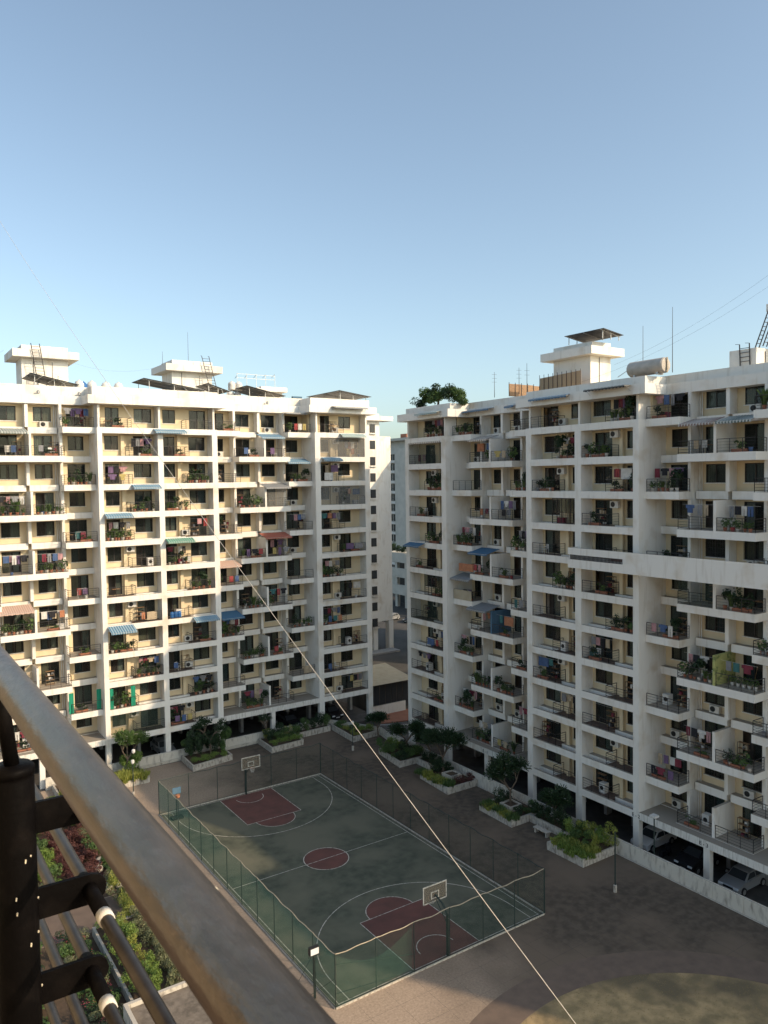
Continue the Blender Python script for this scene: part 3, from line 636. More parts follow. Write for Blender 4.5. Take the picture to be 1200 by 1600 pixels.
e = empty('small_basketball_hoop', 'small blue portable basketball hoop in the far left corner of the court', 'basketball hoop', None, (22.4, 66.9, 0))
MB().box(-.5, .5, -.35, .35, 0, .18).build('base', 'black', e); MB().bar((0, .1, .15), (0, .1, 2.4), .05, 8).build('pole', 'black', e)
MB().box(-.38, .38, -.03, .03, 2.25, 2.8).build('backboard', 'bluepaint', e); MB().lathe([(.02, 1.95), (.16, 2.0), (.2, 2.2), (.2, 2.22)], 12, (0, -.3)).build('hoop_net', CL['orange'], e)
# ------------------------------------------------------------------ lamp posts
def lamp(label, x, y, z, h, heads, base='kerb'):
    e = empty('lamp_post', label, 'lamp post', 'lamp posts of the courtyard', (x, y, z))
    MB().lathe([(.13, 0), (.13, .5), (.08, .52)], 10).build('base', base, e)
    MB().bar((0, 0, .5), (0, 0, h), .05, 8).build('pole', 'pole', e)
    for dz, dx in heads:
        MB().lathe([(.06, h+dz-.12), (.16, h+dz), (.17, h+dz+.2), (.1, h+dz+.28)], 12, (dx, 0)).build('lamp_head', 'plast_w', e)
lamp('lamp post with two white heads beside the sunlit planter on the left', 20.6, 74.0, 0, 3.3, ((0, 0), (1.0, .1)))
MB_ = None
lamp('lamp post standing before the planter in the corner between the blocks', 44.2, 72.4, 0, 3.0, ((0, 0),))
lamp('headless rusty lamp post beside the bright green planter on the right', 44.1, 36.3, 0, 4.4, ())
lamp('lamp post rising over the low wall in front of the black car', 49.2, 36.8, 0, 4.0, ())
fh = MB().box(48.95, 49.45, 36.55, 37.05, 4.0, 4.14); tag(fh.build('lamp_hood', 'plast_w'), 'flat white lamp head on the post over the low wall', 'lamp')
e = empty('floodlight', 'white floodlight on a dark pole outside the near left court fence', 'floodlight', None, (20.7, 38.6, 0))
MB().bar((0, 0, 0), (0, 0, 2.7), .05, 8).build('pole', 'pole', e); MB().bar((.12, .1, 0), (.12, .1, 2.4), .04, 8).build('pole', 'pole', e); MB().box(-.3, .3, -.12, .12, 2.7, 3.15).build('housing', 'black', e); MB().box(-.26, .26, -.15, -.121, 2.75, 3.1).build('lens', 'light', e); MB().bar((-.35, 0, 2.6), (.4, 0, 2.6), .03).build('cross_arm', 'pole', e)
# ------------------------------------------------------------------ walls and planters
def seg_wall(label, x0, y0, x1, y1, zb, zt, th, n, mat='stain', cap=True):
    e = empty('boundary_wall', label, 'wall', None, (0, 0, 0)); dx, dy = (x1-x0)/n, (y1-y0)/n
    L = math.hypot(dx, dy); px, py = -dy/L*th/2, dx/L*th/2
    for i in range(n):
        ax, ay = x0+dx*i, y0+dy*i; g = .012/L
        a = (ax+dx*g, ay+dy*g); b_ = (ax+dx*(1-g), ay+dy*(1-g)); o = R_.uniform(-.006, .006)
        q = [(a[0]-px+o, a[1]-py+o), (b_[0]-px+o, b_[1]-py+o), (b_[0]+px, b_[1]+py), (a[0]+px, a[1]+py)]
        MB().prism(q, zb, zt).build('wall_panel', mat, e)
    if cap: MB().bar((x0, y0, zt+.04), (x1, y1, zt+.04), .035, 4).build('top_pipe', 'white2', e)
    m = MB().bar((x0-(.18 if abs(dy) > abs(dx) else 0), y0-(0 if abs(dy) > abs(dx) else .18), zb+.3), (x1-(.18 if abs(dy) > abs(dx) else 0), y1-(0 if abs(dy) > abs(dx) else .18), zb+.3), .07, 4); m.build('plinth_band', mat, e)
    return e
seg_wall('long low stained wall before the parked cars of the right block', 48.95, 20, 48.95, 71.5, -.3, 1.15, .18, 22)
seg_wall('low stained wall in front of the left block', 14, 80.7, 46.0, 81.0, 0, 1.15, .18, 14)
seg_wall('broken white wall closing the corner between the two blocks', 46.1, 81.0, 49.5, 75.0, 0, .9, .2, 4)
seg_wall('short white wall behind the corner planter', 49.6, 74.9, 49.0, 71.5, 0, .9, .2, 2)
def planter(label, poly, h=.62, th=.16):
    e = empty('planter', label, 'planter', 'raised planters round the courtyard', (0, 0, 0)); n = len(poly)
    cx = sum(p[0] for p in poly)/n; cy = sum(p[1] for p in poly)/n
    for i in range(n):
        (ax, ay), (bx_, by) = poly[i], poly[(i+1) % n]; L = math.hypot(bx_-ax, by-ay); nx, ny = -(by-ay)/L, (bx_-ax)/L
        if (cx-ax)*nx+(cy-ay)*ny < 0: nx, ny = -nx, -ny
        ux, uy = (bx_-ax)/L*.001, (by-ay)/L*.001
        q = [(ax+ux, ay+uy), (bx_-ux, by-uy), (bx_-ux+nx*th, by-uy+ny*th), (ax+ux+nx*th, ay+uy+ny*th)]
        MB().prism(q, 0, h+.0015*i).build('kerb_wall', 'kerb', e)
    ins = [(p[0]+(cx-p[0])*.03, p[1]+(cy-p[1])*.03) for p in poly]
    MB().prism(ins, .01, h-.1).build('soil', 'soil', e); return e
PL = [('planter with dark shrubs nearest the gap, first along the right block', [(45.4, 65.1), (48.8, 65.1), (48.8, 69.8), (45.9, 69.8)]),
      ('narrow planting strip linking the first two right hand planters', [(47.5, 61.65), (48.8, 61.65), (48.8, 65.05), (47.5, 65.05)]),
      ('planter with a small square box inside, second along the right block', [(45.1, 56.8), (48.8, 56.8), (48.8, 61.6), (45.4, 61.6)]),
      ('planter under the frangipani, third along the right block', [(45.2, 48.2), (48.8, 48.2), (48.8, 52.5), (45.3, 52.5)]),
      ('narrow planting strip beside the stone bench', [(47.3, 43.75), (48.8, 43.75), (48.8, 48.15), (47.3, 48.15)]),
      ('planter of bright green crotons, nearest along the right block', [(44.9, 40.0), (48.8, 40.0), (48.8, 43.7), (44.8, 43.7)]),
      ('large corner planter between the left and right blocks', [(45.6, 74.6), (49.4, 74.9), (46.1, 80.7), (45.9, 80.7)]),
      ('planting strip in front of the left block next to the corner', [(40.8, 79.5), (45.6, 79.7), (45.6, 80.75), (40.8, 80.75)]),
      ('planter with clipped hedge in front of the left block, right of the far hoop', [(36.5, 76.9), (40.7, 77.3), (40.7, 80.7), (36.6, 80.7)]),
      ('planter with dark shrubs in front of the left block, left of the far hoop', [(27.5, 76.8), (32.2, 77.6), (32.2, 80.6), (27.6, 80.6)]),
      ('sunlit planter with yellow green grass at the left end', [(14.5, 76.4), (23.0, 76.7), (23.0, 80.4), (14.5, 80.2)])]
for l, p in PL: planter(l, p)
planter('small square brick box inside the second right planter', [(46.6, 58.2), (48.0, 58.2), (48.0, 59.6), (46.6, 59.6)], .95)
planter('small square box inside the third right planter', [(46.4, 49.6), (47.8, 49.6), (47.8, 51), (46.4, 51)], .95)
e = empty('bench', 'low stone bench by the planting strip on the right', 'bench', None, (46.4, 45.8, 0))
MB().box(-.25, .25, -.8, .8, .38, .46).build('seat', 'kerb', e); MB().box(-.2, .2, -.7, -.55, 0, .379).build('leg', 'kerb', e); MB().box(-.2, .2, .55, .7, 0, .379).build('leg', 'kerb', e)
# ------------------------------------------------------------------ plants in planters
rs = random.Random(11)
SH = {k: [leaves(n, 1, 1, .8, s, rs, mat=m, lumps=l, slim=sl_) for _ in range(2)] for k, n, s, m, l, sl_ in
      (('dark', 900, .085, 'leafdark', 7, .5), ('green', 900, .09, 'leaf', 7, .5), ('lime', 800, .10, 'leaflime', 6, .35), ('grass', 900, .08, 'leafgrass', 6, .5), ('purple', 900, .085, 'leafpurple', 6, .5), ('grey', 700, .11, 'leafgrey', 6, .3))}
SB = {'lime': [blades(420, 1, 1, .8, rs, 'leaflime', w=.05)], 'green': [blades(420, 1, 1, .9, rs, 'leaf', w=.05)], 'grass': [blades(420, 1, 1, .7, rs, 'leafgrass', w=.05)]}
def shrub(kind, x, y, z, sx, sy, sz, label, group=None, blade=False, name='shrub'):
    me = rs.choice((SB if blade else SH)[kind]); e = tag(link(name, me, None, (x, y, z), rs.uniform(0, 6.28) if abs(sx-sy) < .3 else rs.choice([0, math.pi]), (sx, sy, sz)), label, 'shrub', group); return e
G1 = 'shrubs in the raised planters'
def bed(x0, x1, y0, y1, z, kinds, step, label, sz=.8, blade=False, skip=None):
    y = y0+step*.5
    while y < y1:
        x = x0+step*.5
        while x < x1:
            if not (skip and skip(x, y)):
                shrub(rs.choice(kinds), x+rs.uniform(-.2, .2), y+rs.uniform(-.2, .2), z, step*rs.uniform(.6, .8), step*rs.uniform(.6, .8), sz*rs.uniform(.7, 1.25), label+', %s row, %s from left' % (ORD[min(11, int((y-y0)/step))], ORD[min(11, int((x-x0)/step))]), G1, blade)
            x += step
        y += step
bed(45.5, 48.8, 65.2, 69.7, .4, ['dark', 'green', 'grass'], 1.1, 'dark leafy shrub, first right planter')
bed(47.6, 48.8, 61.7, 65, .4, ['dark'], 1.0, 'dark shrub, first linking strip')
bed(45.3, 46.2, 57, 61.5, .5, ['lime', 'green'], .8, 'yellow green shrub, second right planter edge', .55, True)
bed(46.4, 48.8, 59.8, 61.5, .4, ['dark'], 1.0, 'dark shrub, second right planter back'); bed(46.4, 48.7, 57.0, 58.0, .3, ['dark', 'purple'], .9, 'low dark shrub, second right planter near side', .5)
bed(45.4, 46.3, 48.4, 52.4, .5, ['lime', 'green'], .8, 'yellow green shrub, third right planter edge', .6, True); bed(46.3, 48.8, 48.4, 49.4, .4, ['dark', 'green'], .9, 'dark shrub, third right planter near side', .6); bed(46.4, 48.8, 51.2, 52.4, .4, ['dark'], 1.0, 'dark shrub, third right planter far side')
bed(47.4, 48.8, 43.8, 48.1, .4, ['dark'], .95, 'dark shrub behind stone bench', 1.0)
bed(45.0, 46.3, 40.1, 43.6, .5, ['lime', 'grass', 'grass'], .85, 'bright croton, nearest right planter front', .65, True); bed(46.4, 48.7, 40.2, 43.6, .5, ['lime', 'grass', 'green'], .9, 'leafy croton, nearest right planter back', .9)
bed(45.9, 48.7, 74.9, 79.5, .5, ['lime', 'grass', 'green'], 1.0, 'yellow green shrub, corner planter', .5, skip=lambda x, y: x > 49.2-(y-74.9)*.56)
bed(40.9, 45.7, 79.6, 80.7, .4, ['dark', 'dark', 'green'], 1.0, 'dark shrub, strip before left block', 1.1)
bed(36.8, 40.6, 77.2, 78.4, .5, ['grass', 'grass'], .95, 'clipped shrub, planter right of far hoop', .5); bed(36.8, 40.6, 78.6, 80.6, .5, ['dark', 'green', 'lime'], 1.0, 'leafy shrub, planter right of far hoop', .9)
bed(27.8, 32.0, 77.2, 78.3, .5, ['grass', 'grass'], .95, 'clipped shrub, planter left of far hoop', .5); bed(27.8, 32.0, 78.5, 80.6, .5, ['dark', 'dark', 'green'], 1.1, 'tall dark shrub, planter left of hoop', 1.6)
bed(15, 22.9, 76.6, 78.2, .5, ['lime'], .85, 'yellow green tuft, sunlit left planter', .9, True); bed(21, 22.9, 78.4, 80.2, .5, ['grass', 'green'], 1.0, 'bright leafy shrub, sunlit left planter', 1.4)
def tree(label, x, y, z, h, r, mat='leafdark', n=1500, flowers=0, seed=1, name='frangipani_tree', ls=.115, slim=.38, dens=7):
    rt = random.Random(seed); e = empty(name, label, 'tree', 'small trees in the planters', (x, y, z))
    tr = MB(); tips = []
    def br(p, d, L, rad, k):
        q = p+d*L; tr.bar(p, q, rad, 6, rad*.7)
        if k == 0: tips.append(q); return
        for i in range(3 if k > 1 else 2):
            a = rt.uniform(0, 6.28); nd = (d+Vector((math.cos(a), math.sin(a), rt.uniform(-.1, .5)))*.8).normalized(); br(q, nd, L*rt.uniform(.6, .85), rad*.68, k-1)
    br(Vector((0, 0, 0)), Vector((rt.uniform(-.1, .1), rt.uniform(-.1, .1), 1)).normalized(), h*.32, .11, 3)
    tr.build('trunk', 'bark', e)
    mb = MB(); per = int(n*1.5)//max(1, len(tips)); fl = MB()
    zc = sum(t.z for t in tips)/len(tips)
    for tp in tips:
        c = Vector((tp.x, tp.y, tp.z)); 
        for i in range(per):
            a = rt.uniform(0, 6.28); el = rt.uniform(-.4, 1.2); v = Vector((math.cos(a)*math.cos(el), math.sin(a)*math.cos(el), math.sin(el))); p = c+v*rt.uniform(.05, .55)*r/1.6
            s = v.cross(Vector((rt.uniform(-1, 1), rt.uniform(-1, 1), rt.uniform(-1, 1)))).normalized(); L = ls*rt.uniform(.6, 1.2)
            mb.poly((p-v*L, p-s*L*slim, p+v*L, p+s*L*slim))
    for i in range(flowers):
        tp = rt.choice(tips); c = tp+Vector((rt.uniform(-.3, .3), rt.uniform(-.3, .3), rt.uniform(.1, .4))); q = .11
        for k in range(5):
            a = k*1.2566; v = Vector((math.cos(a)*q, math.sin(a)*q, .04)); s = Vector((-math.sin(a), math.cos(a), 0))*q*.4; fl.poly((c, c+v*.6-s, c+v, c+v*.6+s))
    mb.build('crown', mat, e)
    if flowers: fl.build('blossom', 'flower', e)
    return e
tree('sunlit frangipani with pale blossoms before the left block', 21.4, 79.0, .5, 4.4, 2.3, 'leaf', 3600, 46, 2)
tree('bare topped frangipani above the dark shrubs left of the far hoop', 30.4, 79.2, .5, 4.6, 1.6, 'leafdark', 1300, 12, 3)
tree('dark frangipani with white blossoms over the third right planter', 47.3, 50.6, .5, 4.6, 2.6, 'leafdark', 4200, 46, 4)
tree('dense dark tree over the second right planter', 47.4, 60.4, .5, 4.6, 2.9, 'leafdark', 5200, 4, 5)
tree('dark tree over the first right planter by the gap', 47.4, 66.6, .5, 4.4, 2.5, 'leafdark', 4000, 18, 6)
tree('dark tree with few white blossoms behind the stone bench', 48.1, 46.0, .5, 3.6, 2.2, 'leafdark', 3000, 22, 7)
tree('dark small tree at the end of the corner planter', 48.4, 73.6, .3, 3.2, 2.2, 'leafdark', 3000, 0, 8)
tree('slim bare frangipani in the planter right of the far hoop', 37.4, 80.2, .5, 3.6, 1.0, 'leafdark', 240, 6, 9)
tree('tall thin shrub tree between the second and third right planters', 48.2, 63.6, .5, 3.6, 2.2, 'leafdark', 3000, 0, 10)
# ------------------------------------------------------------------ the two apartment blocks
LB = building(BL, 'long cream and white apartment block on the left, sunlit in its upper left half',
    [(0, 0, [(0, .69), (6.98, 7.68)], "left block's end bay"), (0, 0, [(19.91, 20.52), (25.95, 26.52), (32.18, 32.67)], "left block's two-bay frame")],
    [(7.68, 19.91, "left block's middle recess"), (32.67, 44.9, "left block's left recess")], 37.96, 38.82, 39.75, 45.3, 14)
RB = building(BR, 'long cream and white apartment block on the right, its front in shade',
    [(0, 0, [(0, .64), (6.6, 7.4)], "right block's end bay"), (0, 0, [(19.35, 20.02), (25.31, 26.0), (31.45, 32.02)], "right block's two-bay frame")],
    [(7.4, 19.35, "right block's left recess"), (32.02, 44.2, "right block's right recess")], 37.57, 38.38, 39.05, 44.4, 12)
for b, root, lst in ((BL, LB, [
      (23.6, 27.0, 1, 'aw_blue', 0, .9, 'pale blue striped awning under the top floor of the two-bay frame'), (26.5, 29.4, 3, 'aw_blue', 0, .9, 'short blue striped awning on the third band of the two-bay frame'), (29.5, 32.2, 4, 'aw_blue', 0, .9, 'blue striped awning beside the left column of the two-bay frame, upper one'),
      (23.0, 26.0, 5, 'aw_green', 0, .9, 'green striped awning in the middle of the two-bay frame'), (29.6, 32.2, 8, 'aw_blue', 0, 1.4, 'large pale blue corrugated awning beside the left column, lower one'), (20.5, 23.2, 8, 'aw_blue', 0, 1.0, 'blue awning at the right column of the two-bay frame'),
      (17.2, 19.9, 8, 'aw_solid', 2.0, 2.2, 'plain blue awning just right of the two-bay frame'), (11.3, 14.3, 1, 'aw_blue', 2.3, 1.7, 'blue striped awning over a balcony under the top floor'), (8.0, 11.0, 2, 'aw_blue', 2.0, 1.5, 'blue awning left of the end bay'),
      (4.3, 6.9, 2, 'aw_blue', 0, .8, 'small blue awning on the end bay'), (.9, 4.3, 1, 'aw_pale', 0, .7, 'thin pale green awning on the end bay'), (10.8, 14.0, 3, 'aw_grey', 2.2, 1.9, 'grey sheet awning over a caged balcony'), (10.8, 14.2, 5, 'aw_red', 2.2, 1.9, 'brick red awning over a balcony'), (17.3, 19.9, 6, 'aw_tan', 2.0, 1.9, 'sunlit tan striped awning right of the two-bay frame'),
      (39.0, 44.7, 1, 'aw_dark', 2.2, 1.9, 'grey and white striped awning at the left edge'), (39.0, 44.7, 7, 'aw_tan', 2.2, 2.0, 'faded tan awning at the left edge')]),
    (BR, RB, [(35.3, 38.1, 1, 'aw_maroon', 2.2, 1.8, 'maroon and white striped awning on the right block'), (38.4, 41.2, 1, 'aw_dark', 2.2, 1.8, 'dark green and white striped awning on the right block'), (10.4, 13.3, 1, 'aw_brown', 2.2, 1.7, 'brown and white striped awning in the left recess'),
      (10.3, 13.3, 5, 'aw_solid', 2.2, 1.8, 'plain blue awning in the left recess'), (7.5, 10.6, 6, 'aw_grey', 2.2, 1.9, 'grey awning over a panelled corner balcony'), (10.2, 13.3, 7, 'aw_grey', 2.2, 2.0, 'dark grey tiled awning over a blue walled balcony'), (.7, 3.6, 5, 'aw_solid', 0, .9, 'flat blue awning on the end bay'), (.7, 6.5, 1, 'aw_brown', .3, .3, 'white scalloped blind across the top of the end bay')])):
    for (t0, t1, row, m, d0, pr, lab) in lst:
        awning(b, root, t0, t1, row, m, d0-.02 if d0 == 0 else d0, pr, .3 if pr < 1.3 else .45, z=zf(row-1)-(.08 if d0 == 0 else .2), label=lab)
# long refuge parapet across the right block
z4 = zf(4)
m = MB()
for (z0_, z1_) in ((z4-.75, z4-.02), (z4+.40, z4+.98)): BR.bx(m, 25.5, 31.3, -1.1, -.9, z0_, z1_)
BR.bx(m, 31.302, 44.4, -1.1, -.9, z4-.75, z4+.98); m.build('refuge_parapet', 'white', RB)
m = MB(); BR.bx(m, 25.5, 44.4, -.898, -.012, z4-.75, z4-.45); m.build('refuge_slab', 'white', RB)
m = MB(); BR.bx(m, 25.5, 25.7, -.898, -.01, z4-.448, z4+.98); m.build('refuge_end_wall', 'white', RB)
for i in range(40): m = MB(); BR.bx(m, 25.75+i*.14, 25.80+i*.14, -1.08, -1.02, z4-.019, z4+.399); m.build('grille_bar', 'rail', RB)
# lettering on the ground beam
for s_, t_ in (('E - 3', 37.9), ('E - 1', 13.3), ('E - 2', 31.75)):
    text_part(s_, BR.P(t_, -.012, 3.24), -math.pi/2, .42, RB)
# nets and glazed screens on some balconies
screens = [(BL, LB, .75, 6.9, 1, .06, 'safety'), (BL, LB, .75, 6.9, 3, .06, 'safety'), (BL, LB, 26.6, 32.1, 11, .06, 'netdark'), (BR, RB, .7, 6.5, 1, .06, 'netdark'), (BR, RB, .7, 6.5, 7, .06, 'netdark'), (BL, LB, 11.0, 13.6, 3, .9, 'safety'), (BR, RB, 35, 37.9, 5, .9, 'netdark')]
for b, root, t0, t1, r, d, mt in screens:
    m = MB(); b.bx(m, t0, t1, d, d+.008, zf(r)+.02, zf(r-1)-.62); m.build('balcony_net', mt, root)
# glazed enclosure bars on two balconies
for b, root, t0, t1, r in ((BR, RB, 22.6, 25.25, 3), (BR, RB, 3.3, 6.5, 6)):
    m = MB(); n = 5; z0_, z1_ = zf(r), zf(r-1)-.6
    for i in range(n+1): t = t0+(t1-t0)*i/n; m.bar(b.P(t, .1, z0_), b.P(t, .1, z1_), .035)
    for zz in (z0_+.03, z0_+1.0, z1_-.05): m.bar(b.P(t0, .1, zz), b.P(t1, .1, zz), .035)
    o = m.build('enclosure_frame', 'frame', root); g = MB(); b.bx(g, t0, t1, .13, .136, z0_+1.0, z1_); g.build('enclosure_glass', 'glass', o)
# panelled parapet on a corner balcony (right block) and box of tarpaulin
m = MB(); BR.bx(m, 7.5, 10.4, .80, .84, zf(6)+.02, zf(6)+1.05); m.build('balcony_panel', 'sheet', RB)
# green curtains hung in two balconies of the left block
for t in (29.75, 32.0, 33.0, 35.7):
    m = MB(); 
    for k in range(5): BL.bx(m, t+.09*k-.2, t+.09*k-.11, (.1 if t < 32.3 else .95)+.02*(k % 2), (.13 if t < 32.3 else .98)+.02*(k % 2), zf(10)+.05, zf(9)-.75)
    tag(m.build('curtain_drape', 'greencl'), 'green drape hung on a low balcony, number %s from the right' % ORD[[29.75, 32.0, 33.0, 35.7].index(t)] if 0 else ['green drape at the inner end of the low balcony right of the big column', 'green drape by the big column on a low balcony of the left block', 'green drape beside the big column on the recess balcony', 'green drape at the outer corner of the low recess balcony'][[29.75, 32.0, 33.0, 35.7].index(t)], 'curtain', 'green drapes on low balconies')
# ------------------------------------------------------------------ furnishing of balconies
def cloth_mesh(kind):
    m = MB(); N = 6
    if kind == 'towel': w, h = .5, .72; secs = [(-w/2, w/2, 0, -h)]
    elif kind == 'sheet': w, h = 1.1, .85; secs = [(-w/2, w/2, 0, -h)]
    elif kind == 'shirt': secs = [(-.24, .24, 0, -.62), (-.40, -.241, -.02, -.26), (.241, .40, -.02, -.26)]
    else: secs = [(-.2, .2, 0, -.25), (-.2, -.03, -.2501, -.85), (.03, .2, -.2501, -.85)]
    for x0, x1, z0, z1 in secs:
        for side in (-1, 1):
            for i in range(N):
                a = x0+(x1-x0)*i/N; c = x0+(x1-x0)*(i+1)/N; f = lambda x, z: side*.018+.022*math.sin(x*23+side)*(-z+.2)
                for j in range(3):
                    za = z0+(z1-z0)*j/3; zb = z0+(z1-z0)*(j+1)/3
                    m.poly(((a, f(a, zb), zb), (c, f(c, zb), zb), (c, f(c, za), za), (a, f(a, za), za)))
        m.poly(((x0, -.018, z0), (x1, -.018, z0), (x1, .018, z0), (x0, .018, z0)))
    return m
GM = {k: {c: cloth_mesh(k).mesh(k, CL[c]) for c in CL} for k in ('towel', 'sheet', 'shirt', 'trousers')}
R3 = random.Random(21); GCNT = [0]; PCNT = [0]
def where(row, place): return ('top floor' if row == 0 else ORD[row]+' floor down')+', '+place
def garment(b, t, d, z, kind, col, lab):
    o = link(kind, GM[kind][col], None, b.P(t, d, z), b.rz()+R3.uniform(-.1, .1), (R3.uniform(.85, 1.1), 1, R3.uniform(.8, 1.05))); GCNT[0] += 1
    return tag(o, lab, 'laundry' if kind in ('sheet', 'towel') else 'clothing', 'washing hung out on the balconies')
def potplant(b, t, d, z, lab, big=False):
    e = empty('potted_plant', lab, 'potted plant', 'potted plants on the balconies', b.P(t, d, z), R3.uniform(0, 6)); s = R3.uniform(.8, 1.15); e.scale = (s, s, s)
    link('pot', POTM[R3.choice([0, 0, 1])], e); lf = link('foliage', R3.choice(POTLEAF), e, (0, 0, .27)); k = R3.uniform(.8, 1.25)*(1.6 if big else 1); lf.scale = (k, k, k); PCNT[0] += 1
def chair(b, t, d, z, rz, lab, mat='plast_w'):
    e = empty('chair', lab, 'chair', None, b.P(t, d, z), b.rz()+rz)
    MB().box(-.22, .22, -.22, .22, .41, .44).build('seat', mat, e); MB().box(-.22, .22, .2, .23, .45, .86).build('backrest', mat, e)
    for x in (-.2, .2):
        for y in (-.2, .2): MB().box(x-.02, x+.02, y-.02, y+.02, 0, .409).build('leg', mat, e)
        MB().box(x-.02, x+.02, -.2, .2, .62, .65).build('armrest', mat, e)
def drum(b, t, d, z, mat, lab, r=.22, h=.62):
    m = MB().lathe([(r*.9, 0), (r, .05), (r*.97, h*.5), (r, h*.55), (r*.97, h*.92), (r*.7, h), (r*.68, h+.03)], 12); tag(link('water_drum', m.mesh('water_drum', mat, True), None, b.P(t, d, z)), lab, 'drum', 'plastic drums on balconies')
def washer(b, t, d, z, lab):
    e = empty('washing_machine', lab, 'washing machine', None, b.P(t, d, z), b.rz()); MB().box(-.3, .3, -.28, .28, 0, .85).build('body', 'plast_w', e); m = MB().lathe([(.18, 0), (.18, .02), (.14, .03)], 14).build('door', 'black', e); m.location = (0, -.281, .45); m.rotation_euler = (math.pi/2, 0, 0)
def rack(b, t, d, z, lab):
    e = empty('drying_rack', lab, 'drying rack', None, b.P(t, d, z), b.rz()); m = MB()
    for x in (-.45, .45): m.bar((x, -.25, 0), (x, .25, 1.0), .012); m.bar((x, .25, 0), (x, -.25, 1.0), .012)
    m.build('leg', 'galv', e); n = MB()
    for i in range(5): n.bar((-.45, -.25+i*.125, 1.0), (.45, -.25+i*.125, 1.0), .008)
    n.build('rail', 'galv', e)
colors = list(CL)
TRAIL = [leaves(240, .7, .24, .42, .09, R3, mat='leafdark', lumps=7), leaves(200, .65, .26, .36, .09, R3, mat='leaf', lumps=6)]
def clutter(b, t0, t1, df, db, z, wl):
    W = t1-t0; k = R3.random(); x = t0+W*R3.uniform(.1, .9); d = R3.uniform(df+.7, max(df+.75, db-.3))
    if k < .3:
        e = empty('storage_shelf', 'open shelf with boxes, '+wl, 'shelf', 'shelves on balconies', b.P(min(max(x, t0+.5), t1-.5), db-.25, z+.005), b.rz()); m = MB()
        for zz in (.05, .5, .95, 1.4): MB().box(-.42, .42, -.16, .16, zz, zz+.03).build('board', 'wood', e)
        for xx in (-.42, .42):
            for yy in (-.15, .15): MB().box(xx-.015, xx+.015, yy-.015, yy+.015, 0, 1.45).build('upright', 'rail', e)
        for i in range(5): q_ = R3.uniform(-.28, .25); h_ = R3.uniform(.14, .32); zz = R3.choice((.081, .531, .981)); MB().box(q_, q_+.2, -.12, .12, zz, zz+h_).build('box', CL[R3.choice(['black', 'grey', 'beige', 'maroon', 'white'])], e)
    elif k < .5:
        c = R3.choice(['grey', 'beige', 'maroon', 'teal', 'white']); e = empty('storage_chest', c+' storage chest, '+wl, 'chest', 'chests on balconies', b.P(min(max(x, t0+.4), t1-.4), d, z+.005), b.rz()+R3.uniform(-.3, .3))
        MB().box(-.35, .35, -.22, .22, 0, .42).build('body', CL[c], e); MB().box(-.37, .37, -.24, .24, .421, .5).build('lid', CL[c], e)
    elif k < .7:
        c = R3.choice(['blue', 'red', 'white', 'grey']); m = MB().lathe([(.11, 0), (.16, .3), (.17, .32)], 10)
        tag(link('bucket', m.mesh('bucket', CL[c]), None, b.P(x, df+.3, z+.005)), c+' bucket by railing, '+wl, 'bucket', 'buckets on balconies')
    elif k < .85:
        e = empty('mop_bundle', 'broom leaning on wall, '+wl, 'broom', 'brooms on balconies', b.P(x, db-.15, z+.005), b.rz()); MB().bar((0, -.25, 0), (.1, .1, 1.5), .015).build('handle', 'wood', e); MB().box(-.12, .12, -.3, -.22, 0, .25).build('brush', CL['beige'], e)
    else:
        e = empty('folding_table', 'small dark table on balcony, '+wl, 'table', 'tables on balconies', b.P(min(max(x, t0+.45), t1-.45), d, z+.005), b.rz()); MB().box(-.4, .4, -.28, .28, .66, .7).build('tabletop', 'wood', e)
        for xx in (-.36, .36):
            for yy in (-.24, .24): MB().box(xx-.02, xx+.02, yy-.02, yy+.02, 0, .659).build('leg', 'rail', e)
R3.shuffle(SPOTS)
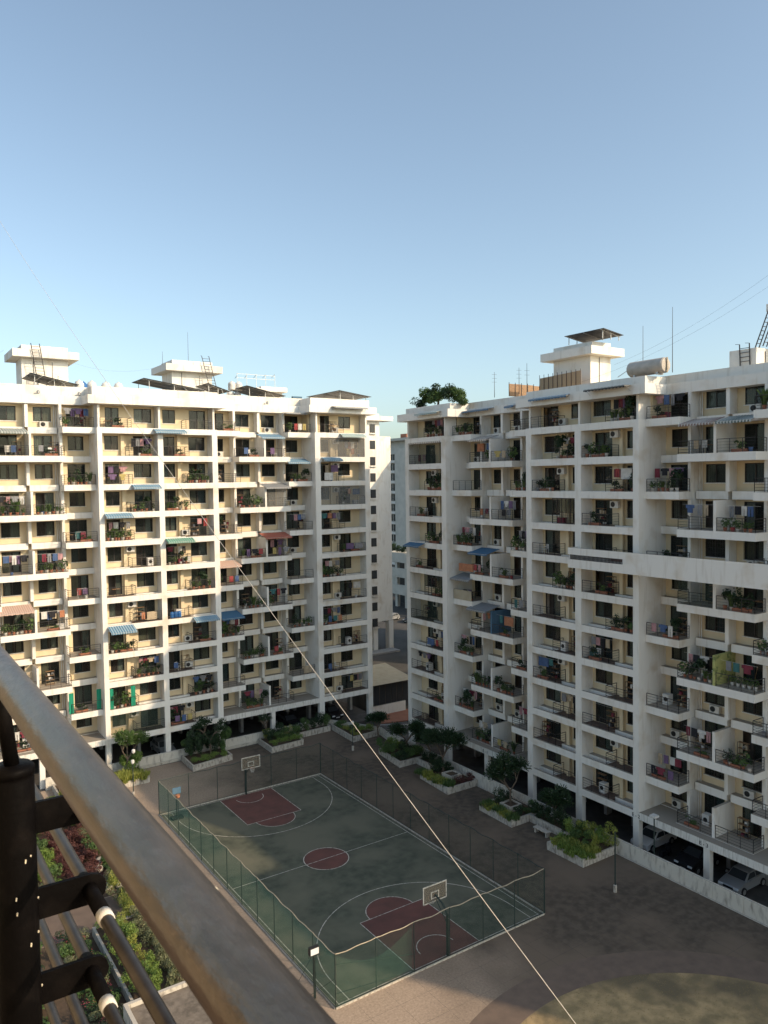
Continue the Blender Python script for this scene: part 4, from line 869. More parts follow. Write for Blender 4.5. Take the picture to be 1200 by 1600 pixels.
for (b, t0, t1, df, db, z, row, place) in SPOTS:
    wl = where(row, place); q = R3.random(); W = t1-t0
    side = b.side
    vis = not (side == 'L' and t0 > 43.2)
    if not vis: continue
    if R3.random() < (.9 if side == 'R' else .7): clutter(b, t0, t1, df, db, z, wl)
    if R3.random() < (.46 if side == 'R' else .30):
        e = empty('trailing_plant', 'bushy trough plant, '+wl, 'plant', 'bushy plants in troughs on the balconies', b.P(t0+W*R3.uniform(.3, .7), df+.25, z+.005), b.rz()); MB().box(-.6, .6, -.12, .12, 0, .22).build('trough', 'terra', e); link('foliage', R3.choice(TRAIL), e, (0, 0, .15), scale=(R3.uniform(.8, 1.15), 1, R3.uniform(.6, 1.3)))
    if R3.random() < .46 and GCNT[0] < 270:
        ks = R3.sample(['black', 'grey', 'maroon', 'white', 'blue', 'pink', 'beige', 'purple'], 4); tt = t0+R3.uniform(.05, .4)
        for c in ks:
            kd = R3.choice(['shirt', 'towel', 'trousers', 'trousers']); wd = {'towel': .5, 'shirt': .7, 'trousers': .42}[kd]
            if tt+wd > t1 or GCNT[0] > 285: break
            garment(b, tt+wd/2, df+.75, z+1.85, kd, c, '%s %s on inner line, %s' % (c, kd, wl)); tt += wd+R3.uniform(.0, .1)
        tag(MB().bar(b.P(t0-.1, df+.75, z+1.87), b.P(t1+.1, df+.75, z+1.87), .008).build('clothesline', 'plast_w'), 'inner washing line, '+wl, 'clothesline', 'washing lines')
    if q < .34:                            # plants along the rail
        n = int(W/R3.uniform(.32, .6))
        if PCNT[0]+n < 292:
            for i in range(n): potplant(b, t0+.1+(W-.2)*(i+.5)/n+R3.uniform(-.05, .05), df+.22+R3.uniform(0, .15), z+.005, ORD[min(11, i if b.side == 'R' else n-1-i)]+' pot plant from left, '+wl, R3.random() < .3)
    elif q < .68:                          # washing on the rail or a line
        line = R3.random() < .35; n = R3.randint(2, 4); ks = R3.sample(colors, n); tt = t0+R3.uniform(.1, .5)
        for i, c in enumerate(ks):
            kd = R3.choice(['towel', 'towel', 'shirt', 'trousers', 'sheet']); wd = {'towel': .55, 'shirt': .82, 'trousers': .46, 'sheet': 1.2}[kd]
            if tt+wd > t1 or GCNT[0] > 285: break
            garment(b, tt+wd/2, df-.03 if not line else df+.5, z+1.03 if not line else z+1.9, kd, c, '%s %s hung %s, %s' % (c, kd, 'over railing' if not line else 'on line', wl)); tt += wd+R3.uniform(.02, .25)
        if line:
            m = MB().bar(b.P(t0-.1, df+.5, z+1.92), b.P(t1+.1, df+.5, z+1.92), .008); tag(m.build('clothesline', 'plast_w'), 'thin washing line, '+wl, 'clothesline', 'washing lines')
        if R3.random() < .5 and PCNT[0] < 290: potplant(b, t1-.2, df+.3, z+.005, 'larger potted plant at balcony end, '+wl, True)
    elif q < .74:
        chair(b, t0+W*R3.uniform(.3, .6), df+.75, z+.005, R3.uniform(-.8, .8), 'pale plastic chair on balcony, '+wl)
        if R3.random() < .5 and GCNT[0] < 290: c = R3.choice(colors); garment(b, t0+W*.75, df-.03, z+1.03, 'towel', c, '%s towel over railing by chair, ' % c+wl)
    elif q < .82:
        rack(b, (t0+t1)/2, df+.6, z+.005, 'folding drying rack, '+wl)
        for i, c in enumerate(R3.sample(colors, 2)):
            if GCNT[0] < 290: garment(b, (t0+t1)/2-.25+i*.5, df+.6+.125*(i*2-1), z+1.03, 'towel', c, '%s cloth over drying rack, ' % c+wl)
    elif q < .88: washer(b, t0+W*R3.uniform(.2, .8), db-.5, z+.005, 'white washing machine by wall, '+wl)
# a few things the photograph shows plainly
for i, t in enumerate((25.3, 24.9, 24.5)): drum(BL, t, .55, zf(8)+2.9+.01, 'bluepl', 'blue plastic drum, %s of three from left, behind a railing of the left block' % ('third', 'second', 'first')[2-i])
garment(BR, 9.0, .82, zf(5)+1.0, 'sheet', 'orange', 'orange sheet over the corner balcony railing of the right block, left part'); garment(BR, 10.1, .82, zf(5)+1.0, 'sheet', 'orange', 'orange sheet over the corner balcony railing of the right block, right part')
garment(BL, 5.9, -.05, zf(2)+1.0, 'sheet', 'white', 'white sheet hanging over the front of the end bay, third floor from the top')
for i, t in enumerate((36.8, 37.4)): chair(BR, t, 1.6, zf(7)+.005, .5-i*.9, 'white garden chair on the terrace beside the yellow green wall, %s one' % ('left', 'right')[i])
for i in range(5): 
    e = empty('potted_plant', 'white potted plant, %s from left, before the yellow green wall' % ORD[i], 'potted plant', 'white pots before the yellow green wall', BR.P(38.9+.45*i, 2.0, zf(7)+.01)); link('pot', POTM[1], e); link('foliage', POTLEAF[4], e, (0, 0, .27), scale=.9)
def scooter(label, x, y, z, rz):
    e = empty('scooter', label, 'scooter', 'two-wheelers parked under the blocks', (x, y, z), rz)
    for xx in (-.6, .6):
        w_ = MB().lathe([(.12, -.05), (.26, -.05), (.28, 0), (.26, .05), (.12, .05)], 14).build('wheel', 'tyre', e); w_.location = (xx, 0, .28); w_.rotation_euler = (math.pi/2, 0, 0)
    m = MB(); m.prism([(-.75, -.14), (0, -.16), (0, .16), (-.75, .14)], .35, .72); m.prism([(0, -.13), (.38, -.13), (.38, .13), (0, .13)], .3, .4); m.build('body', 'carblack', e)
    MB().prism([(-.7, -.12), (-.02, -.12), (-.02, .12), (-.7, .12)], .722, .82).build('seat', 'black', e); m = MB().bar((.58, 0, .3), (.4, 0, 1.0), .04, 6); m.bar((.4, -.3, 1.02), (.4, .3, 1.02), .02); m.build('handlebar', 'black', e)
    MB().prism([(.36, -.18), (.48, -.18), (.48, .18), (.36, .18)], .4, .9).build('front_shield', 'carblack', e)
def car(label, x, y, z, rz, paint, suv=False):
    e = empty('parked_car', label, 'car', 'cars parked under the blocks', (x, y, z), rz)
    H = .18 if suv else 0; W = .84
    def loft(secs, name, mat, par=e):
        m = MB(); n = len(secs[0])
        for s_ in secs: m.v += s_
        for k in range(len(secs)-1):
            for i in range(n): j = (i+1) % n; m.f.append((k*n+i, k*n+j, (k+1)*n+j, (k+1)*n+i))
        m.f.append(tuple(range(n-1, -1, -1))); m.f.append(tuple((len(secs)-1)*n+i for i in range(n))); o = m.build(name, mat, par, True)
        bv = o.modifiers.new('bevel', 'BEVEL'); bv.width = .03; bv.segments = 2; bv.limit_method = 'ANGLE'; return o
    def sec(y_, k): # side profile, front at -x
        P = [(-1.98, .35), (-2.02, .55), (-1.95, .74+H*.5), (-1.2, .92+H), (-.95, .96+H), (1.3, .98+H), (1.85, .95+H), (1.95, .7), (1.93, .32)]
        return [(px*k, y_, pz) for px, pz in P]
    loft([sec(-W+.06, .96), sec(-W, .985), sec(-W+.02, 1), sec(W-.02, 1), sec(W, .985), sec(W-.06, .96)], 'body', paint)
    P2 = [(-.95, .95+H), (-.35, 1.42+H), (-.2, 1.46+H), (1.25, 1.44+H), (1.75, .96+H)]
    def s2(y0, y1): return [[(px, (y0 if pz < 1.2+H else y1)*s_, pz) for px, pz in P2] for s_ in (-1, 1)]
    loft(s2(W-.08, W-.2), 'cabin', paint)
    gl = MB(); 
    gl.poly([(-.965, -W+.16, 1.0+H), (-.965, W-.16, 1.0+H), (-.40, W-.26, 1.41+H), (-.40, -W+.26, 1.41+H)]); gl.build('windscreen', 'farwin', e)
    for s_ in (-1, 1):
        g = MB(); g.poly([(-.75, s_*(W-.075), 1.03+H), (.35, s_*(W-.075), 1.03+H), (.35, s_*(W-.175), 1.38+H), (-.3, s_*(W-.175), 1.38+H)]); g.poly([(.42, s_*(W-.075), 1.03+H), (1.45, s_*(W-.075), 1.03+H), (1.15, s_*(W-.175), 1.38+H), (.42, s_*(W-.175), 1.38+H)]); g.build('side_window', 'farwin', e)
        MB().box(-2.035, -1.93, s_*.42 if s_ > 0 else -.78, .78 if s_ > 0 else -.42, .62+H*.4, .74+H*.4).build('headlight', 'light', e)
        MB().box(-.75, -.6, s_*(W+.01), s_*(W+.15), .98+H, 1.1+H).build('mirror', paint, e)
        for xx in (-1.25, 1.25):
            w_ = MB().lathe([(.2, -.1), (.3, -.1), (.32, -.05), (.32, .05), (.3, .1), (.2, .1)], 18).build('wheel', 'tyre', e); w_.location = (xx, s_*(W-.08), .32); w_.rotation_euler = (math.pi/2, 0, 0)
            rm = MB().lathe([(.03, -.11), (.2, -.105), (.2, .105), (.03, .11)], 10).build('rim', 'galv', w_)
    MB().box(-2.04, -1.98, -.4, .4, .55+H*.4, .68+H*.4).build('grille', 'black', e); MB().box(-2.06, -2.03, -.25, .25, .42, .52).build('number_plate', 'plast_w', e); MB().box(-2.03, -1.95, -.7, .7, .34, .40).build('bumper', 'black', e)
car('silver car facing the low wall under the right block', 54.2, 32.6, -1.149, 0, 'cargrey')
car('black sport utility car in shadow under the right block', 54.2, 36.4, -1.149, 0, 'carblack', True)
car('white car behind the wide column under the right block', 54.4, 40.7, -1.149, 0, 'carwhite')
car('dark grey car in the parking under the left block', 26.8, 84.2, .004, math.pi/2, 'cargrey'); car('dark car under the end bay of the left block', 48.2, 84.4, .004, math.pi/2, 'carblack'); car('black car under the recess of the left block', 42.3, 84.4, .004, math.pi/2, 'carblack')
scooter('dark scooter beside the column under the right block', 53.2, 38.7, -1.149, .1)
# ------------------------------------------------------------------ roofs
def stairhead(root, x0, x1, y0, y1, z0, z1, over=1.1, th=.75, top=True, name='stair_tower'):
    o = MB().box(x0, x1, y0, y1, z0, z1).build(name, 'white', root)
    MB().box(x0-over, x1+over, y0-over, y1+over, z1+.001, z1+th).build('roof_slab', 'white', o)
    if top: MB().box(x0-over+1.0, x1+over-1.0, y0-over+.8, y1+over-.8, z1+th+.001, z1+th+.55).build('roof_step', 'white', o)
    MB().bar((x0+1.2, y0-.03, z0), (x0+1.2, y0-.03, z1-.1), .03).build('wall_pipe', 'rail', o); MB().bar((x1-1.6, y0-.03, z0), (x1-1.6, y0-.03, z1-.3), .02).build('wall_pipe', 'rail', o)
stairhead(LB, 14.8, 19.5, 91, 94.5, 38.86, 43.5, 1.0, .8)
stairhead(LB, 31.2, 36.2, 91, 94.6, 38.86, 43.1, 1.0, .8)
stairhead(LB, 43.0, 45.7, 91, 94, 38.86, 41.3, .5, .6, False)
stairhead(RB, 57.0, 59.8, 49.7, 54.35, 37.25, 41.25, .9, .75)
stairhead(RB, 57.0, 61.0, 33.5, 35.7, 37.25, 39.5, 0, .1, False, 'machine_room')
stairhead(RB, 60.2, 62.2, 30.4, 33.0, 37.25, 42.6, 1.0, .6, False, 'lift_tower')
zr = 38.86
solar_canopy('tilted dark solar canopy in front of the left stair tower', 14.6, 19.3, 85.0, 90.2, zr, -.48, 1.75); solar_canopy('long tilted solar canopy left of the middle stair tower', 26.0, 33.0, 85, 89.6, zr, -.5, 1.9)
solar_canopy('short solar canopy under the middle stair tower', 33.4, 36.2, 85.4, 89.4, zr, -.42, 1.9); solar_canopy('wide solar canopy right of the middle stair tower', 38.1, 43.2, 85, 90.5, zr, -.5, 1.75); solar_canopy('dark canopy over the end of the left block roof', 49.2, 53.9, 82.4, 91, zr, -.3, 1.7)
solar_canopy('grey sheet canopy on top of the right stair tower', 56.6, 59.4, 47.8, 52.6, 42.55, -.2, .6)
pp = MB()
for (x, z) in ((10.5, 1), (12.4, 1)): pp.box(x-.05, x+.05, 87, 87.1, zr, zr+z)
tag(pp.build('roof_pipe_stub', 'galv'), 'pair of short pipe stubs at the far left of the roof', 'pipe')
ladder('black steel ladder leaning on the left stair tower', (16.9, 90.1, zr), (16.0, 89.75, 44.9), (1, 0, 0), .85); ladder('black ladder on the middle stair tower', (36.0, 89.6, 40.2), (34.9, 89.7, 45.0), (1, 0, 0), .9); ladder('small black ladder hooked over the machine room of the right block', (56.9, 34.3, 37.3), (56.9, 34.4, 40.0), (0, 1, 0), .8)
ladder('tall leaning ladder at the right edge of the picture, left of two', (57.2, 33.55, 39.6), (57.2, 32.5, 42.3), (1, .0, 0), .5, False); ladder('tall leaning ladder at the right edge of the picture, right of two', (57.2, 32.95, 39.6), (57.2, 31.9, 42.3), (1, 0, 0), .5, False)
antenna('tall thin lightning mast behind the middle stair tower', 34.0, 93, 44.1, 4.2, 0); antenna('short mast on the left of the middle stair tower', 30.2, 91.2, 43.8, 1.6, 0); antenna('tall mast beside the steel tank on the right block', 54.4, 39.0, 38.2, 5.2, 0); antenna('second tall thin mast left of the steel tank', 58, 44.6, 38.2, 5.0, 0)
antenna('antenna with three arms above the bamboo screen, leftmost', 54.5, 60.2, 38.2, 2.6, 3); antenna('antenna above the bamboo screen, middle one', 54.5, 56.6, 38.2, 2.6, 3); antenna('antenna above the bamboo screen, right one', 54.5, 55.5, 38.2, 2.9, 2)
sf = MB()
for i in range(5): sf.bar((39.5+i*1.3, 91, zr+2.4), (39.5+i*1.3, 91, zr+4.6), .03); sf.bar((39.5+i*1.3, 91, zr+4.3+.1*i), (40.5+i*1.3, 94, zr+4.3+.1*i), .03)
sf.bar((39.5, 91, zr+4.5), (44.7, 91, zr+4.5), .03); sf.bar((39.5, 91, zr+4.0), (44.7, 91, zr+4.0), .03); tag(sf.build('pipe_frame', 'galv'), 'open frame of thin steel pipes above the wide solar canopy', 'frame')
tk = [(20.9, 86.5), (22.4, 86.6), (23.7, 86.5), (19.6, 86.4)]
for i, (x, y) in enumerate(tk): tank('round white water tank right of the left stair tower, %s from left' % ['second', 'third', 'fourth', 'first'][i], (x, y, zr+.35), .5, 1.6)
for i, (x, z) in enumerate(((37.5, 0), (38.4, 0), (37.7, 1.2), (38.6, 1.2))): tank(['lower left tank in the cluster right of the middle stair tower', 'lower right tank in the cluster right of the middle stair tower', 'upper left tank in the cluster right of the middle stair tower', 'upper right tank in the cluster right of the middle stair tower'][i], (x, 88.5, zr+.9+z), .45, 1.0)
dish('satellite dish between the left solar canopy and stair tower', (17.6, 86.8, zr+1.6), .5, .55); dish('satellite dish behind the wide solar canopy', (41.0, 88, zr+1.2), .4)
for i, x in enumerate((15.1, 19.0, 40.2, 45.0)): tag(MB().lathe([(.05, 0), (.16, .05), (.17, .3), (.06, .38)], 10).build('hanging_bucket', 'galv'), 'small weight hanging on the parapet below a solar canopy, %s from the left' % ORD[i], 'weight', 'weights hanging on the parapet').location = (x, 83.9, 38.95)
tp = MB(); tp.poly([(18.9, 86, zr+1.1), (20.0, 86.2, zr+1.9), (21.2, 86.6, zr+1.0), (20.2, 87, zr+.6)]); tp.poly([(20.0, 86.2, zr+1.9), (21.2, 86.6, zr+1.0), (21.0, 87.4, zr+.4)])
tag(tp.build('tarpaulin', 'bluepl'), 'crumpled blue tarpaulin on the roof between left stair tower and tanks', 'tarpaulin')
tag(MB().prism([(45.7, 88), (47.0, 88), (47.0, 88.4), (45.7, 88.4)], zr+.4, zr+1.7).build('blue_solar_heater', 'bluepaint'), 'blue solar heater panel at the right of the wide solar canopy', 'solar heater')
# steel tank, horizontal, on the right roof
e = empty('steel_tank', 'large horizontal steel cylinder tank on the right block roof', 'tank', None, (53.3, 40.5, 38.7))
o = MB().lathe([(.05, -1.75), (.55, -1.7), (.62, -1.6), (.62, 1.6), (.55, 1.7), (.05, 1.75)], 28).build('body', 'tank', e, False); o.rotation_euler = (math.pi/2, 0, 0)
for yy in (-1.1, 1.1): MB().box(-.35, .35, yy-.1, yy+.1, -.7, -.45).build('saddle', 'galv', e)
MB().box(-.05, .05, -1.84, -1.77, -.6, .6).build('strap', 'rope', e)
m = MB().bar((0, 1.75, .1), (.1, 2.4, -.1), .03); m.bar((.1, 2.4, -.1), (.2, 3.2, -.4), .03); m.build('pipe', 'galv', e)
# bamboo screens, rooftop hedge
def bamboo(label, x0, x1, y, z, h, n, mat='bamboo'):
    e = empty('bamboo_screen' if mat == 'bamboo' else 'roof_screen_wall', label, 'screen', None, (x0, y, z)); L = (x1-x0)/n
    for i in range(n): MB().box(i*L+.02, (i+1)*L-.02, -.03, .03, 0, h*R_.uniform(.92, 1.05)).build('screen_panel', mat, e)
    for i in range(n+1): MB().bar((i*L, -.06, 0), (i*L, -.06, h+.18), .03).build('post', 'rail', e)
bamboo('worn brown bamboo screen on the roof of the right block', 56.3, 61.6, 60, 38.4, 1.25, 6)
e = empty('roof_screen_wall', 'sunlit cream screen with dark posts in front of the right stair tower', 'screen', None, (55.6, 49.6, 37.9))
for i in range(9): MB().box(-.02, .02, i*.58+.01, (i+1)*.58-.01, 0, 1.85-.02*i).build('screen_panel', 'screen', e)
for i in range(10): MB().bar((-.06, i*.58, 0), (-.06, i*.58, 2.0), .025).build('post', 'rail', e)
rt2 = random.Random(9)
hd = empty('rooftop_tree', 'dense green tree growing on the roof terrace at the far end of the right block', 'tree', None, (53.2, 68.0, 38.0))
mb = MB(); mb.bar((0, 0, -.2), (.2, 0, 1.2), .12, 6); mb.bar((.1, 0, .6), (.3, -1.6, 1.7), .07, 6); mb.bar((.1, 0, .6), (.2, 1.5, 1.6), .07, 6); mb.build('trunk', 'bark', hd)
for i, (dy, dz, s_) in enumerate(((-2.3, .9, 1.1), (-1.2, 1.3, 1.3), (0, 1.2, 1.35), (1.2, 1.1, 1.2), (2.3, .5, 1.0), (2.9, -.3, .7), (-3.0, .5, .6), (.6, 1.9, .7), (-1.9, 1.9, .5))):
    link('crown', leaves(1500, 1.3, 1.5, 1.0, .12, rt2, mat=('leaf', 'leafdark', 'leaf')[i % 3], lumps=9, name='crown'), hd, (rt2.uniform(-.2, .3), dy*1.4, dz*.9-.9), 0, (s_*.85, s_*.9, s_*.9))
for t0, t1, pr_, lab in ((3.2, 7.2, .6, 'pale blue awning above the end of the right block'), (8.3, 12.5, .8, 'flat dark blue awning on the parapet near the rooftop tree'), (14.6, 15.9, .6, 'small blue awning on the right parapet'), (20.6, 25.2, .5, 'thin blue striped awning under the bamboo screens')):
    awning(BR, RB, t0, t1, 0, 'aw_pale' if t0 < 4 else 'aw_solid', (-.42 if not 7.4 < t0 < 19 else 2.28), pr_, .12, z=38.25, label=lab)
awning(BR, RB, 27.4, 31.6, 0, 'black', -.42, .8, .05, z=38.35, label='thin black sheet projecting from the right parapet'); awning(BL, LB, .9, 5.6, 0, 'aw_grey', -.42, .8, .1, z=38.75, label='grey sheet projecting from the left block parapet, end bay'); awning(BL, LB, 8.2, 11.0, 0, 'aw_grey', 2.2, 1.6, .1, z=38.0, label='grey sheet roof over the top floor balcony next to the end bay')
wr = MB()
for (p, q, sg) in (((20.5, 93, 43.6), (30.2, 91.2, 43.7), .8), ((9, 95, 43.2), (13, 90, 44), .5), ((57, 47, 40), (58.5, 30, 47), .8), ((56, 52, 38.5), (58.5, 32, 45), 1.0)):
    for i in range(12):
        f0, f1 = i/12, (i+1)/12; g = lambda f: Vector(p).lerp(Vector(q), f)-Vector((0, 0, sg*4*f*(1-f)))
        wr.bar(g(f0), g(f1), .006)
tag(wr.build('aerial_wire', 'rail'), 'thin sagging wires between rooftop structures', 'wire')
# ------------------------------------------------------------------ unseen masses added round the right block, shaped to throw the big shadows
def block(label, poly, z0, z1, mat='white', floors=True):
    e = empty('apartment_building', label, 'apartment building', None, (0, 0, 0)); MB().prism(poly, z0, z1).build('wall', mat, e)
    MB().prism([(sum(p[0] for p in poly)/len(poly)+(p[0]-sum(q[0] for q in poly)/len(poly))*1.0, p[1]) for p in poly], z1+.001, z1+.02).build('roof', 'white2', e)
    return e
block('added unseen continuation of the right block, outline shaped to cast the courtyard shadows', [(57.0, 27.6), (57.3, 12), (59.5, 8), (61.7, 2.4), (61.7, -3.8), (59.1, -3.8), (59.1, -15), (60.6, -18), (62.2, -20.8), (65.2, -24), (66.8, -28.5), (80, -28.5), (80, 27.6)], -1.15, 38.0)
block('unseen block added behind the right block to shade the gap', [(78.0, 36), (97, 36), (97, 60), (78.0, 60)], -1.15, 38)
block('unseen block added beyond the gap to shade the far block end', [(84.5, 90), (103, 90), (103, 111), (84.5, 111)], -1.15, 38)
# far block seen in the gap
fb = empty('apartment_building', 'plain block end with one column of small windows, seen behind the left block', 'apartment building', None, (0, 0, 0))
MB().box(55, 77.4, 116, 130, 4.2, 41.6).build('wall', 'white', fb); MB().box(77.401, 80.0, 116.3, 130, 4.2, 37.6).build('wall', 'white', fb); MB().box(72, 79.6, 114.8, 118, 40.3, 41.1).build('roof_slab', 'white', fb)
for x in (56, 60, 64, 68, 72, 75.6, 79.0): MB().box(x, x+.9, 116, 117.2, -1.1, 4.199).build('stilt_column', 'white', fb)
MB().box(55, 79.4, 122, 122.3, -1.1, 4.198).build('parking_back_wall', 'parkwall', fb)
for i in range(13):
    z = 38.2-i*2.9; w_ = MB().box(75.35, 76.45, 115.93, 115.999, z, z+1.5).build('window', 'frame', fb); MB().box(75.43, 76.37, 115.915, 115.929, z+.1, z+1.4).build('pane', 'farwin', w_)
    if i % 2 == 0: MB().box(75.2, 76.6, 115.6, 115.998, z-.25, z-.1).build('ledge', 'white', fb)
MB().box(50, 79.6, 113.5, 115.9, -1.1, -.8).build('apron', 'parkwall', fb)
# tower further off
t3 = empty('apartment_building', 'distant shaded tower with stacked balconies in the gap', 'apartment building', None, (0, 0, 0))
MB().box(127, 145, 150, 186.3, -1, 40.6).build('wall', 'far', t3); MB().box(125.6, 126.999, 170, 180.6, 3, 38.4).build('stair_shaft', 'far', t3); MB().box(125.2, 146, 149, 186.8, 40.601, 41.3).build('roof_slab', 'far', t3); MB().box(126, 126.999, 180.7, 188.0, 36.9, 37.5).build('eave', 'far', t3)
MB().box(128, 131, 178, 181, 41.301, 42.6).build('roof_box', 'orangefloor', t3)
for i in range(13):
    z = 3+i*2.9
    if z > 37: break
    MB().box(125.7, 126.998, 180.9, 186.2, z-.45, z+.25).build('balcony', 'white', t3); MB().box(125.8, 125.84, 180.9, 186.2, z+.9, z+1.0).build('railing', 'rail', t3)
    for yy in (181.3, 183.9): w_ = MB().box(126.9, 126.996, yy, yy+2.1, z+.35, z+2.2).build('window', 'farwin', t3)
    MB().box(125.5, 125.598, 172, 173.5, z+.6, z+2.0).build('window', 'farwin', t3)
pd = empty('parking_building', 'grey parking building with dark openings and a planted terrace, seen in the gap', 'building', None, (0, 0, 0))
for z0_, z1_ in ((2.0, 4.4), (6.2, 8.4), (9.8, 12.0)): MB().box(107, 107.4, 130, 160, z0_, z1_).build('parapet_band', 'far', pd)
for y in range(130, 160, 4): MB().box(107.401, 108.2, y, y+.9, -1.1, 11.9).build('column', 'far', pd)
MB().box(112, 112.3, 130, 160, -1.1, 12).build('back_wall', 'farwin', pd); MB().box(107.401, 125, 130, 160, 11.6, 11.9).build('terrace_slab', 'far', pd)
for i in range(7): shrub('dark', 108.6, 149+i*1.5+rs.uniform(-.5, .5), 11.9, 1.3, 1.3, rs.uniform(1.0, 2.2), '%s dark shrub from right on the grey parking terrace' % ORD[i], 'shrubs on the far terrace')
for i in range(3): car('car parked in the distance before the grey parking building, %s from the left' % ORD[i], 96+i*2.0, 140-i*4.5, -1.11, 0.3, ['cargrey', 'carblack', 'carwhite'][i])
# security cabin and small lit yard
cb = empty('security_cabin', 'small cabin with a cream sheet roof in the gap between the blocks', 'cabin', None, (57.4, 87, -1.1))
MB().box(-2.6, 3.0, -2.6, 3.0, 0, 4.1).build('wall', 'room', cb)
for i in range(6): MB().box(-2.5+i*.92, -1.7+i*.92, -2.64, -2.603, .5, 3.9).build('panel', 'farwin', cb)
MB().poly([(-3.2, -3.3, 4.2), (3.5, -3.5, 4.2), (3.5, 3.6, 5.0), (-3.2, 3.6, 5.0)]).build('roof', 'sheet', cb); MB().prism([(-3.2, -3.3), (3.5, -3.5), (3.5, 3.6), (-3.2, 3.6)], 4.05, 4.19).build('roof_edge', 'frame', cb)
struct(MB().prism([(53.6, 81.2), (66, 77.5), (66, 84.2), (53.6, 84.2)], -1.15, -1.0).build('yard', 'orangefloor'))
tag(MB().box(54.2, 59.6, 83.9, 84.1, -1.0, .3).build('low_wall', 'white'), 'low cream wall under the cabin in the gap', 'wall')
antenna('slim dark post standing in the yard between the blocks', 57.6, 79.6, -1.1, 4.0, 0)
kb = MB(); kb.bar((50.6, 82.4, -1.05), (64, 73.2, -1.05), .16); tag(kb.build('kerb_stone', 'parkwall'), 'kerb running across the gap in front of the lit yard', 'kerb')
# ------------------------------------------------------------------ garden seen through the railing
G2 = 'shrubs of the garden below the balcony'
planter('long low planter of clipped yellow green hedge below the balcony', [(11.7, 42.8), (15.3, 42.8), (15.3, 52.6), (11.7, 52.6)], .6)
struct(MB().prism([(5, 53.2), (15.0, 53.2), (15.0, 57.0), (5, 57.0)], 0, .006).build('garden_path', 'path'))
struct(MB().prism([(4, 30), (15.4, 30), (15.4, 53.1), (4, 53.1)], 0, .03).build('garden_soil', 'soil')); struct(MB().prism([(4, 57.1), (15.6, 57.1), (15.6, 76.2), (4, 76.2)], 0, .03).build('garden_soil', 'soil'))
for x in (9.1, 15.5): tag(MB().box(x-.08, x+.08, 30, 76.2, 0, .22).build('kerb_stone', 'kerb'), 'long pale kerb along the garden, %s side' % ('left' if x < 10 else 'court'), 'kerb', 'garden kerbs')
def gbed(x0, x1, y0, y1, kinds, step, label, sz, z=.05, blade=False):
    y = y0+step/2
    while y < y1:
        x = x0+step/2
        while x < x1: shrub(rs.choice(kinds), x+rs.uniform(-.2, .2), y+rs.uniform(-.2, .2), z, step*rs.uniform(.65, .85), step*rs.uniform(.65, .85), sz*rs.uniform(.7, 1.3), label+', %s row, %s from left' % (ORD[min(11, int((y-y0)/step))], ORD[min(11, int((x-x0)/step))]), G2, blade); x += step
        y += step
gbed(11.9, 13.9, 43, 52.4, ['grass', 'grass', 'lime'], .85, 'bright hedge plant, planter below balcony', .65, .5)
gbed(13.9, 15.3, 43, 50.5, ['grey', 'grey', 'lime'], .95, 'long leaved shrub, court side of hedge', 1.0); gbed(13.9, 15.3, 50.6, 58, ['grey', 'grey', 'lime'], .95, 'long leaved shrub, beyond hedge', 1.0)
gbed(11.6, 14.2, 58.4, 69, ['purple'], .9, 'dark purple garden shrub', .6); gbed(14.3, 15.4, 58.4, 70, ['green', 'grey', 'purple'], 1.1, 'leafy shrub beside purple bed', .9)
gbed(9.3, 11.5, 57.5, 70, ['green', 'grass', 'grey'], 1.1, 'green shrub left of purple bed', .7); gbed(9.4, 15.4, 70, 76, ['lime', 'grass', 'green'], 1.2, 'yellow green shrub, garden far end', .8, .05)
gbed(9.3, 11.3, 42, 53, ['grey', 'green', 'dark'], 1.0, 'low shrub by garden kerb', .55); gbed(6, 9, 38, 53, ['dark', 'green'], 2.2, 'dark shrub beyond garden kerb', .5); gbed(5.5, 9, 57.5, 76, ['dark', 'green', 'lime'], 2.4, 'green low shrub, garden left end', .6)
for i in range(12):
    x, y = rs.uniform(9.5, 10.8), rs.uniform(43, 53); m = MB()
    for k in range(30):
        c = Vector((rs.uniform(-.4, .4), rs.uniform(-.4, .4), rs.uniform(.4, .75))); m.poly((c, c+Vector((.06, .02, .03)), c+Vector((.02, .07, .02))))
    tag(link('red_flowers', m.mesh('red_flowers', 'flowerred'), None, (x, y, .05)), '%s sprinkle of small red flowers by the garden kerb' % ORD[min(11, i)], 'flowers', 'red flowers in the garden')
for i, (x, y) in enumerate(((14.6, 62.5), (14.2, 61.2), (15, 57.9), (14.0, 58.1))):
    b_ = leaves(1, 1, 1, 1, .1, rs); m = MB().lathe([(.2, 0), (.42, .12), (.38, .35), (.15, .5)], 9); tag(link('boulder', m.mesh('boulder', 'kerb', True), None, (x, y, .03), rs.uniform(0, 3), (1.2, .9, .9)), 'pale boulder beside the purple bed, %s' % ('farthest', 'second farthest', 'near right', 'near left')[i], 'boulder', 'pale boulders in the garden')
e = empty('entrance_canopy', 'flat concrete canopy roof with pale raised rim just below the balcony', 'canopy', None, (0, 0, 0))
MB().box(10.4, 16.5, 32, 39.4, 2.9, 3.15).build('slab', 'roofconc', e)
for q in ((10.2, 10.398, 31.8, 39.6), (16.502, 16.7, 31.8, 39.6), (10.4, 16.5, 39.402, 39.6), (10.4, 16.5, 31.8, 31.998)): MB().box(*q, 2.6, 3.38).build('rim', 'kerb', e)
for x in (10.8, 16.1):
    for y in (32.3, 39): MB().box(x-.15, x+.15, y-.15, y+.15, 0, 2.899).build('column', 'white', e)
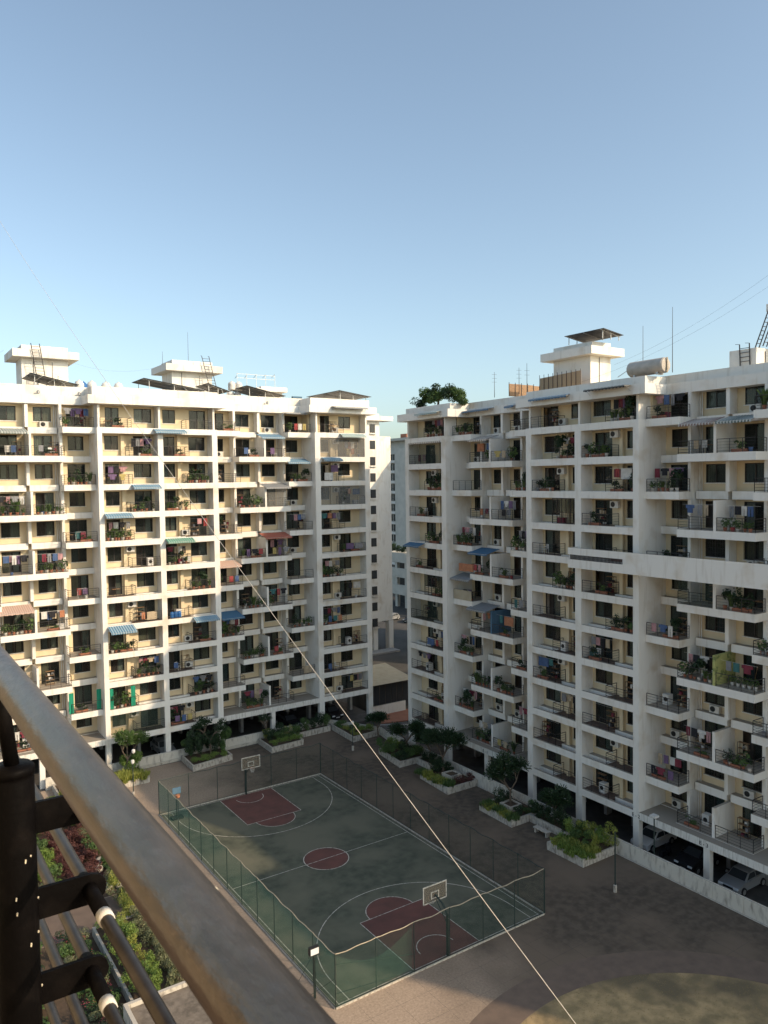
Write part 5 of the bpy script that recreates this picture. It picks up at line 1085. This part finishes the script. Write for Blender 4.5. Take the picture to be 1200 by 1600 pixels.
# ------------------------------------------------------------------ the viewer's own balcony
ob = empty('apartment_building', 'the block the photograph was taken from, with its balcony slab', 'apartment building', None, (0, 0, 0))
MB().box(-13, -1.7, -14, 10, -1, 38).build('wall', 'cream', ob); MB().box(-1.699, .24, -2.2, 4.2, 27.75, 27.97).build('balcony', 'tile', ob)
rl = empty('balcony_railing', 'weathered round handrail with black post and thin rods in the foreground', 'railing', None, (0, 0, 0))
hr = MB(); n = 48; cx_, cz_, rr = .150, 30-.2531, .02025
for yy in (-1.5, 3.9):
    for i in range(n): a = 2*math.pi*i/n; ca, sa = math.cos(a), math.sin(a); k_ = rr*(abs(ca)**3.2+abs(sa)**3.2)**(-1/3.2)*.965; xx_, zz_ = ca*k_, sa*k_*.96; hr.v.append((cx_+xx_*.94-zz_*.34, yy, cz_+xx_*.34+zz_*.94))
hr.f += [(i, (i+1) % n, n+(i+1) % n, n+i) for i in range(n)]+[tuple(range(n)), tuple(range(2*n-1, n-1, -1))]
hr.build('handrail', 'handrail', rl, True)
PX = .138
for py in (1.0, 2.35):
    m = MB().lathe([(.0235, 28.38), (.0235, 29.652), (.0225, 29.657), (.0245, 29.6575), (.0245, 29.664), (.021, 29.668), (.004, 29.669)], 24, (PX, py)); m.build('post', 'postblack', rl, True)
    MB().bar((PX+.001, py, 29.66), (PX+.035, py, 29.735), .0085, 10).build('post_pin', 'postblack', rl, True) if 0 else MB().bar((PX, py, 29.662), (PX-.016, py, 29.797), .0085, 12).build('post_pin', 'postblack', rl, True)
    for k in range(12):
        zc = 30-.402-k*.106; m = MB(); pts = [(PX+.018, zc-.019), (.222, zc-.019)]
        for i in range(7): a = -math.pi/2+math.pi*i/6; pts.append((.222+.019*math.cos(a), zc+.019*math.sin(a)))
        pts += [(PX+.018, zc+.019)]
        b0 = len(pts); m.v = [(x, py-.003, z) for x, z in pts]+[(x, py+.003, z) for x, z in pts]
        m.f = [tuple(range(b0)), tuple(range(2*b0-1, b0-1, -1))]+[(i, b0+i, b0+(i+1) % b0, (i+1) % b0) for i in range(b0)]
        m.build('bracket', 'postblack', rl)
        if py == 1.0:
            MB().bar((.22, .93, zc), (.22, 1.03, zc), .0092, 12).build('ferrule', 'postblack', rl, True)
            MB().bar((.22, .913, zc), (.22, .9295, zc), .0093, 12).build('ferrule_ring', 'potw', rl, True)
for k in range(12):
    zc = 30-.402-k*.106; MB().bar((.22, -1.2, zc), (.22, 3.1, zc), .0078, 12).build('rod', 'rod', rl, True)
dr = random.Random(4); dm = MB()
for i in range(26):
    a = dr.uniform(-.2, 1.9); z = dr.uniform(29.0, 29.62); c = Vector((PX+.0237*math.cos(-a), 1.0+.0237*math.sin(-a), z)); dm.bar(c, c+Vector((.0003, -.0004, .0035*dr.uniform(.4, 1.3))), .0009, 5)
dm.build('paint_drops', 'pale', rl)
GROW = Matrix.Translation((0, 0, -7.5)) @ Matrix.Scale(1.25, 4)      # posts, plates and rods drawn at 4/5 size above; brought to real size here
for o in rl.children:
    if not o.name.startswith('handrail'): o.data.transform(GROW)
for (yy, a) in ((.46, .9), (.60, 1.1), (.37, 1.0), (.355, 1.25), (.48, 1.2), (.52, .8), (.71, 1.3), (.43, .7), (.8, 1.0)):
    c = Vector((cx_+rr*math.cos(a)*.99, yy, cz_+rr*.92*math.sin(a)*.99)); o = MB().lathe([(.0008, 0), (.0026, .0004), (.002, .0012), (.0005, .0016)], 8).build('paint_drop', 'pale', rl, True); o.location = c; o.rotation_euler = (0, math.pi/2-a, 0)
# cable crossing the view
cbm = MB(); P0 = Vector((0, 0, 30)); 
cy_, sy_, cp_, sp_ = math.cos(.5930392), math.sin(.5930392), math.cos(.0428663), math.sin(.0428663)
A_ = Vector((6.83, 5.91, 23.35)); B_ = Vector((5.73, 47.69, 46.5))
def cpt(f): return A_.lerp(B_, f)-Vector((0, 0, .55*4*f*(1-f)))
for i in range(60): cbm.bar(cpt(i/60), cpt((i+1)/60), .0056+.0012*i/60, 6, cap=False)
tag(cbm.build('cable', 'cord'), 'pale cable running diagonally from upper left to lower right in front of the blocks', 'cable')
print('windows', BL.cnt, BR.cnt, 'garments', GCNT, 'pots', PCNT)
